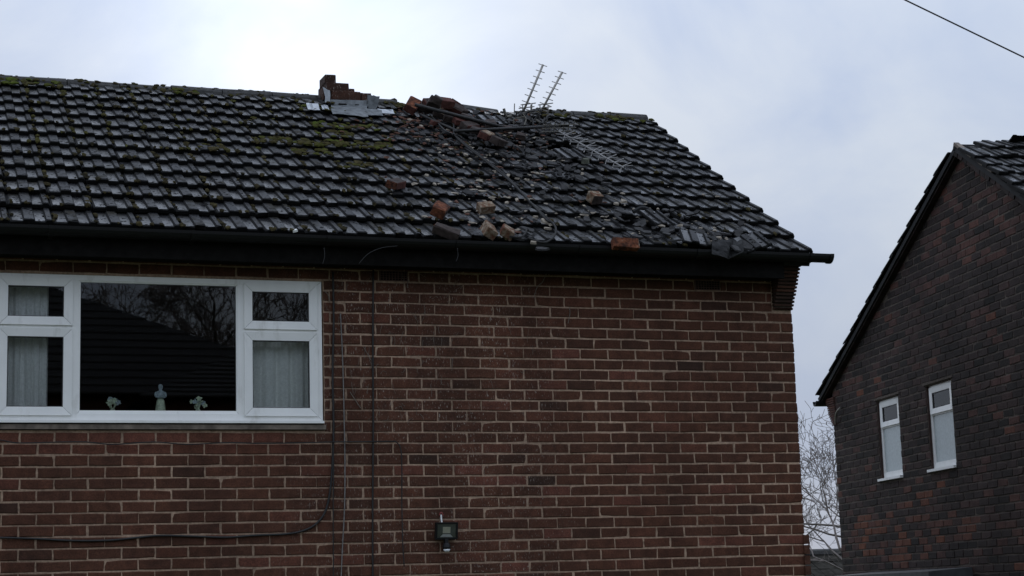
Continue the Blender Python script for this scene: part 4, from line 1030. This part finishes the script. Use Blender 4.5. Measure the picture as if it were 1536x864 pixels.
# neighbour roof
def slope(sign):
    """unit up-slope vector, normal and right-hand vector of front (-1) and back (+1) slopes"""
    k = SR if sign < 0 else (zA-zL)/(tL-tA); l = math.hypot(1, k)
    S = (DR*(-sign)+ZZ*k)/l; Nn = (DR*sign*k+ZZ)/l
    X = NE if sign < 0 else NN
    return S, Nn, X, l
nr = MB()
apex = npt(tA, zA, VO)
for sg, te in ((-1, TF), (1, tL)):
    S, Nn, X, l = slope(sg); ze = nroof(te)
    p0 = npt(te, ze, VO-.03)-Nn*.055; p1 = npt(tA, zA, VO-.03)-Nn*.055
    nr.prism([p0, p1, p1-Nn*.05, p0-Nn*.05], NE*9)
nroof_o = nr.build('roof', M['felt'], nb)
rq = random.Random(23); st_t = MB()
for sg, te in ((-1, TF), (1, tL)):
    S, Nn, X, l = slope(sg); ze = nroof(te); run = abs(te-tA)*l; nc = int(run/.285); gz = run/nc
    for ci in range(nc):
        for k in range(32):
            w0 = TW*k
            if sg < 0: O = npt(te, ze, VO)+NE*w0
            else: O = npt(te, ze, VO)+NE*(w0+TW)
            top = run-ci*gz
            if sg > 0 and top < .52 and k < 2: continue        # blown off by the ridge
            J = lambda a: rq.uniform(-a, a); wild = 1. if (sg < 0 and ci > nc-7 and k < 7) else .25
            if sg < 0 and ci == nc-1 and k == 0: continue
            o = O+S*(ci*gz+J(.01)*wild)+Nn*(-.018+abs(J(.02))*wild)
            Mx = frameM(o, X, S, Nn) @ Matrix.Rotation(math.radians(J(4)*wild), 4, 'Z') @ Matrix.Rotation(math.radians(J(2)*wild), 4, 'X') @ Matrix.Rotation(math.radians(J(3)*wild), 4, 'Y')
            if sg > 0: Mx = Mx @ Matrix.Diagonal((1, 1, .6, 1))
            me = tile_meshes[rq.randrange(14)]
            u, v, d = prj(o+S*.15+X*.14)
            if (sg < 0 and u < 1600 and v < 420 and k < 10) or (sg > 0 and k == 0): place(bpy.data.objects.new('roof_tile', me), nroof_o, Mx)
            else: st_t.add([Mx@x.co for x in me.vertices], [tuple(p.vertices) for p in me.polygons], .5, [p.material_index for p in me.polygons])
st_t.build('tiling', TMATS, nroof_o, 'stuff')
# verge bedding on edge bricks under the tiles
for sg, te in ((-1, TF), (1, tL)):
    S, Nn, X, l = slope(sg); ze = nroof(te); run = abs(te-tA)*l; n = int(run/.112)
    for i in range(n):
        if sg < 0 and i < n-26: continue
        s0 = i*run/n; b = MB(); p = npt(te, ze, .0)+S*s0-Nn*(.15 if sg < 0 else .125)
        wd = VO-.035+rq.uniform(-.012, .008) if sg < 0 else VO-.05
        vs = []
        for a_ in (.004, run/n-.006 if sg < 0 else run/n):
            for c_ in (0, .085 if sg < 0 else .07):
                for w_ in (0, wd): vs.append(p+S*a_+Nn*c_+NN*w_)
        b.add(vs, [(0,1,3,2),(4,6,7,5),(0,4,5,1),(2,3,7,6),(0,2,6,4),(1,5,7,3)], rq.uniform(.05, .5))
        local_build(b, 'verge_brick', M['brick_black'], p, nroof_o)
S, Nn, X, l = slope(-1)
b = MB(); p = npt(tA, zA, VO-.02); b.prism([p-S*.02-Nn*.05, p-S*.95-Nn*.05, p-S*.95-Nn*.025, p-S*.02-Nn*.02], NE*.05); b.build('verge_mortar', M['sill'], nroof_o)
rg = MB()
for k in range(2, 20):
    b = MB(); vs, fs = half_round(.42, .11, .016, 8, rq); b.add(vs, fs)
    b.build('ridge_tile', M['ridge'], nroof_o, mw=frameM(npt(tA, zA-.03, VO-.35)+NE*(.43*(k-1)), NE, DR, ZZ))
# small kneeler and gutter end at the far eaves
kb = MB(); p = npt(TC, .70, 0)
T = frameM(npt(TC, 0, 0), -DR, NE, ZZ)
for i in range(13):
    z = .695+i*.026; out = .02+.022*i if i < 5 else .13+.009*(i-5)
    q = MB(); q.box((-out, -.012 if i < 10 else -.02, z), (.115-.002*i, .16, z+.019)); q.t = [rq.uniform(.66, .84)]*len(q.v); q.v = [tuple(T@V(x)) for x in q.v]
    local_build(q, 'corbel_tile', M['brick_black'], p+ZZ*i*.026, nwall)
q = MB(); q.box((-.015, 0, .70), (.10, .15, 1.03)); q.v = [tuple(T@V(x)) for x in q.v]; q.build('corbel', M['mortar_black'], nwall)
q = MB(); e0 = npt(tL-.03, zL-.085, VO+.02); q.prism([e0+DR*a+ZZ*b for a, b in gutter_profile(.062, .050)], NE*9); q.build('gutter', M['plastic_black'], nb)
q = MB(); q.tube(spline([npt(3.62, .985-.11, .02), npt(3.70, .93-.11, .05), npt(3.80, .82-.11, .03)], 4), .012, 6); q.build('overflow_pipe', M['alu'], nb)
# flat lean-to roof at the foot of the gable
fl = MB(); zt = -1.035
fl.prism([npt(.25, zt+.0, .0), npt(3.0, zt+.0, .0), npt(3.0, zt-.03, .45), npt(.25, zt-.03, .45)], ZZ*-.09)
flat = fl.build('flat_roof', M['lead_mid'], nb)
q = MB(); q.prism([npt(.3, zt-.0905, .02), npt(2.9, zt-.0905, .02), npt(2.9, zt-.1205, .40), npt(.3, zt-.1205, .40)], ZZ*(GZ-zt+.0905)); q.build('outhouse_wall', M['mortar_black'], flat)

# ------------------------------------------------------------------ low tiled roof in the gap
fh = thing('low_house', (10, 18, GZ), 'low dark tiled roof seen in the gap behind the bare tree', 'house')
q = MB(); q.box((5.2, 16.6, GZ), (15, 21, -1.9)); fw = q.build('wall', M['brick'], fh)
q = MB(); q.prism([(5.0, 16.2, -2.0), (5.0, 19, -.56), (5.0, 21.8, -2.0), (5.0, 21.8, -2.06), (5.0, 19, -.62), (5.0, 16.2, -2.06)], (10.2, 0, 0)); fr_ = q.build('roof', M['felt'], fh)
S = V((0, 2.8, 1.44)).normalized(); Nn = V((0, -S.z, S.y)); q = MB(); rr = random.Random(4)
tm2 = simple('far_tile', (.034, .031, .026), .95, .5, 9, .3, spec=.05)
for ci in range(10):
    for k in range(44):
        o = V((5.0+.23*k, 16.2, -2.0))+S*(.31*ci)+Nn*.015; z1_ = .018+rr.uniform(-.004, .006)
        vs = [o, o+V((.222, 0, 0)), o+V((.222, 0, 0))+S*.33-Nn*.012, o+S*.33-Nn*.012]; vs += [p_+Nn*z1_ for p_ in vs]
        q.add(vs, [(4,5,6,7),(0,1,5,4),(1,2,6,5),(3,0,4,7),(2,3,7,6),(0,3,2,1)], rr.random())
q.build('tiling', tm2, fr_, 'stuff')
q = MB(); q.tube([(5.0, 19, -.55), (10, 19, -.55), (15.2, 19, -.55)], .10, 8); q.build('ridge', M['ridge'], fr_)

# ------------------------------------------------------------------ bare trees
def bare_tree(base, h, seed, label, spread=1., depth=6, lean=(0, 0), scale_r=1., minr=.003):
    r = random.Random(seed); tr = MB(); br = MB()
    t = thing('bare_tree', base, label, 'tree')
    def grow(p, d, L, rad, lev, mb):
        pts = [p]; q = p; dd = d.copy(); n = 4
        for k in range(n):
            dd = (dd+V((r.uniform(-.2, .2), r.uniform(-.2, .2), r.uniform(-.12, .16)))*(.5 if lev == 0 else 1)).normalized(); q = q+dd*(L/n); pts.append(q)
        mb.tube(pts, rad, 6 if lev < 2 else 3, 0, max(rad*.62, minr))
        if lev >= depth: return
        nb_ = r.randint(2, 3) if lev else 4
        for k in range(nb_):
            f_ = r.uniform(.45, 1) if k else 1.; i = min(int(f_*n), n-1); pp = pts[i].lerp(pts[i+1], f_*n-i)
            a = r.uniform(0, 6.28); o = dd.orthogonal().normalized(); o = Matrix.Rotation(a, 3, dd) @ o
            nd = (dd+o*r.uniform(.5, 1.)*spread+V((0, 0, .10))).normalized()
            grow(pp, nd, L*r.uniform(.62, .82), max(rad*.58, minr), lev+1, br)
    grow(V(base), V((lean[0], lean[1], 1)).normalized(), h*.28, h*.022*scale_r, 0, tr)
    tr.build('trunk', M['bark'], t); br.build('crown', M['twig'], t)
bare_tree((8.7, 13.2, GZ), 6.2, 12, 'bare winter tree filling the gap between the two houses', 1.0, 8, (-.10, 0), .5, .0040)

# ------------------------------------------------------------------ across the road: what the window panes mirror
def hip_house(x0, x1, y0, y1, ze, r0, r1, zr, label):
    oh = thing('brick_house', ((x0+x1)/2, (y0+y1)/2, GZ), label, 'house')
    q = MB(); q.box((x0+.4, y0+.4, GZ), (x1-.4, y1-.4, ze+.1)); q.build('wall', M['brick'], oh)
    ym = (y0+y1)/2; q = MB()
    q.add([(x0, y0, ze), (x1, y0, ze), (x1, y1, ze), (x0, y1, ze), (r0, ym, zr), (r1, ym, zr)], [(0,3,2,1),(2,3,4,5),(3,0,4),(0,1,5,4),(1,2,5)]); ro = q.build('roof', M['shard'], oh)
    q = MB(); n = int(math.hypot(zr-ze, y1-ym)/.3)
    for i in range(n):                                # tile courses on the slope facing the road
        t, t2 = i/n, (i+1)/n
        P = [V((x0+(r0-x0)*t, y1+(ym-y1)*t, ze+(zr-ze)*t+.05)), V((x1+(r1-x1)*t, y1+(ym-y1)*t, ze+(zr-ze)*t+.05)), V((x1+(r1-x1)*t2, y1+(ym-y1)*t2, ze+(zr-ze)*t2+.012)), V((x0+(r0-x0)*t2, y1+(ym-y1)*t2, ze+(zr-ze)*t2+.012))]
        q.prism(P, (0, 0, -.03))
    q.build('tile_course', M['far_slate'], ro, 'stuff')
M['far_slate'] = simple('far_slate', (.03, .029, .028), .7, .4, 8, .3, spec=.3)
hip_house(-14, 4.2, -36, -29, 3.6, -9, -3.2, 6.7, 'long hipped house across the road, mirrored at the left of the wide glass')
hip_house(-1.6, 13, -32.5, -26, 3.2, 1.4, 9, 4.75, 'second hipped house across the road, mirrored at the right of the wide glass')
bare_tree((2.6, -42, GZ), 15, 3, 'tall bare tree mirrored in the wide window glass', 1., 8, (0, 0), 1., .012)
bare_tree((6.6, -46, GZ), 15, 8, 'broad bare tree mirrored in the small top pane', 1., 8, (0, 0), 1., .012)
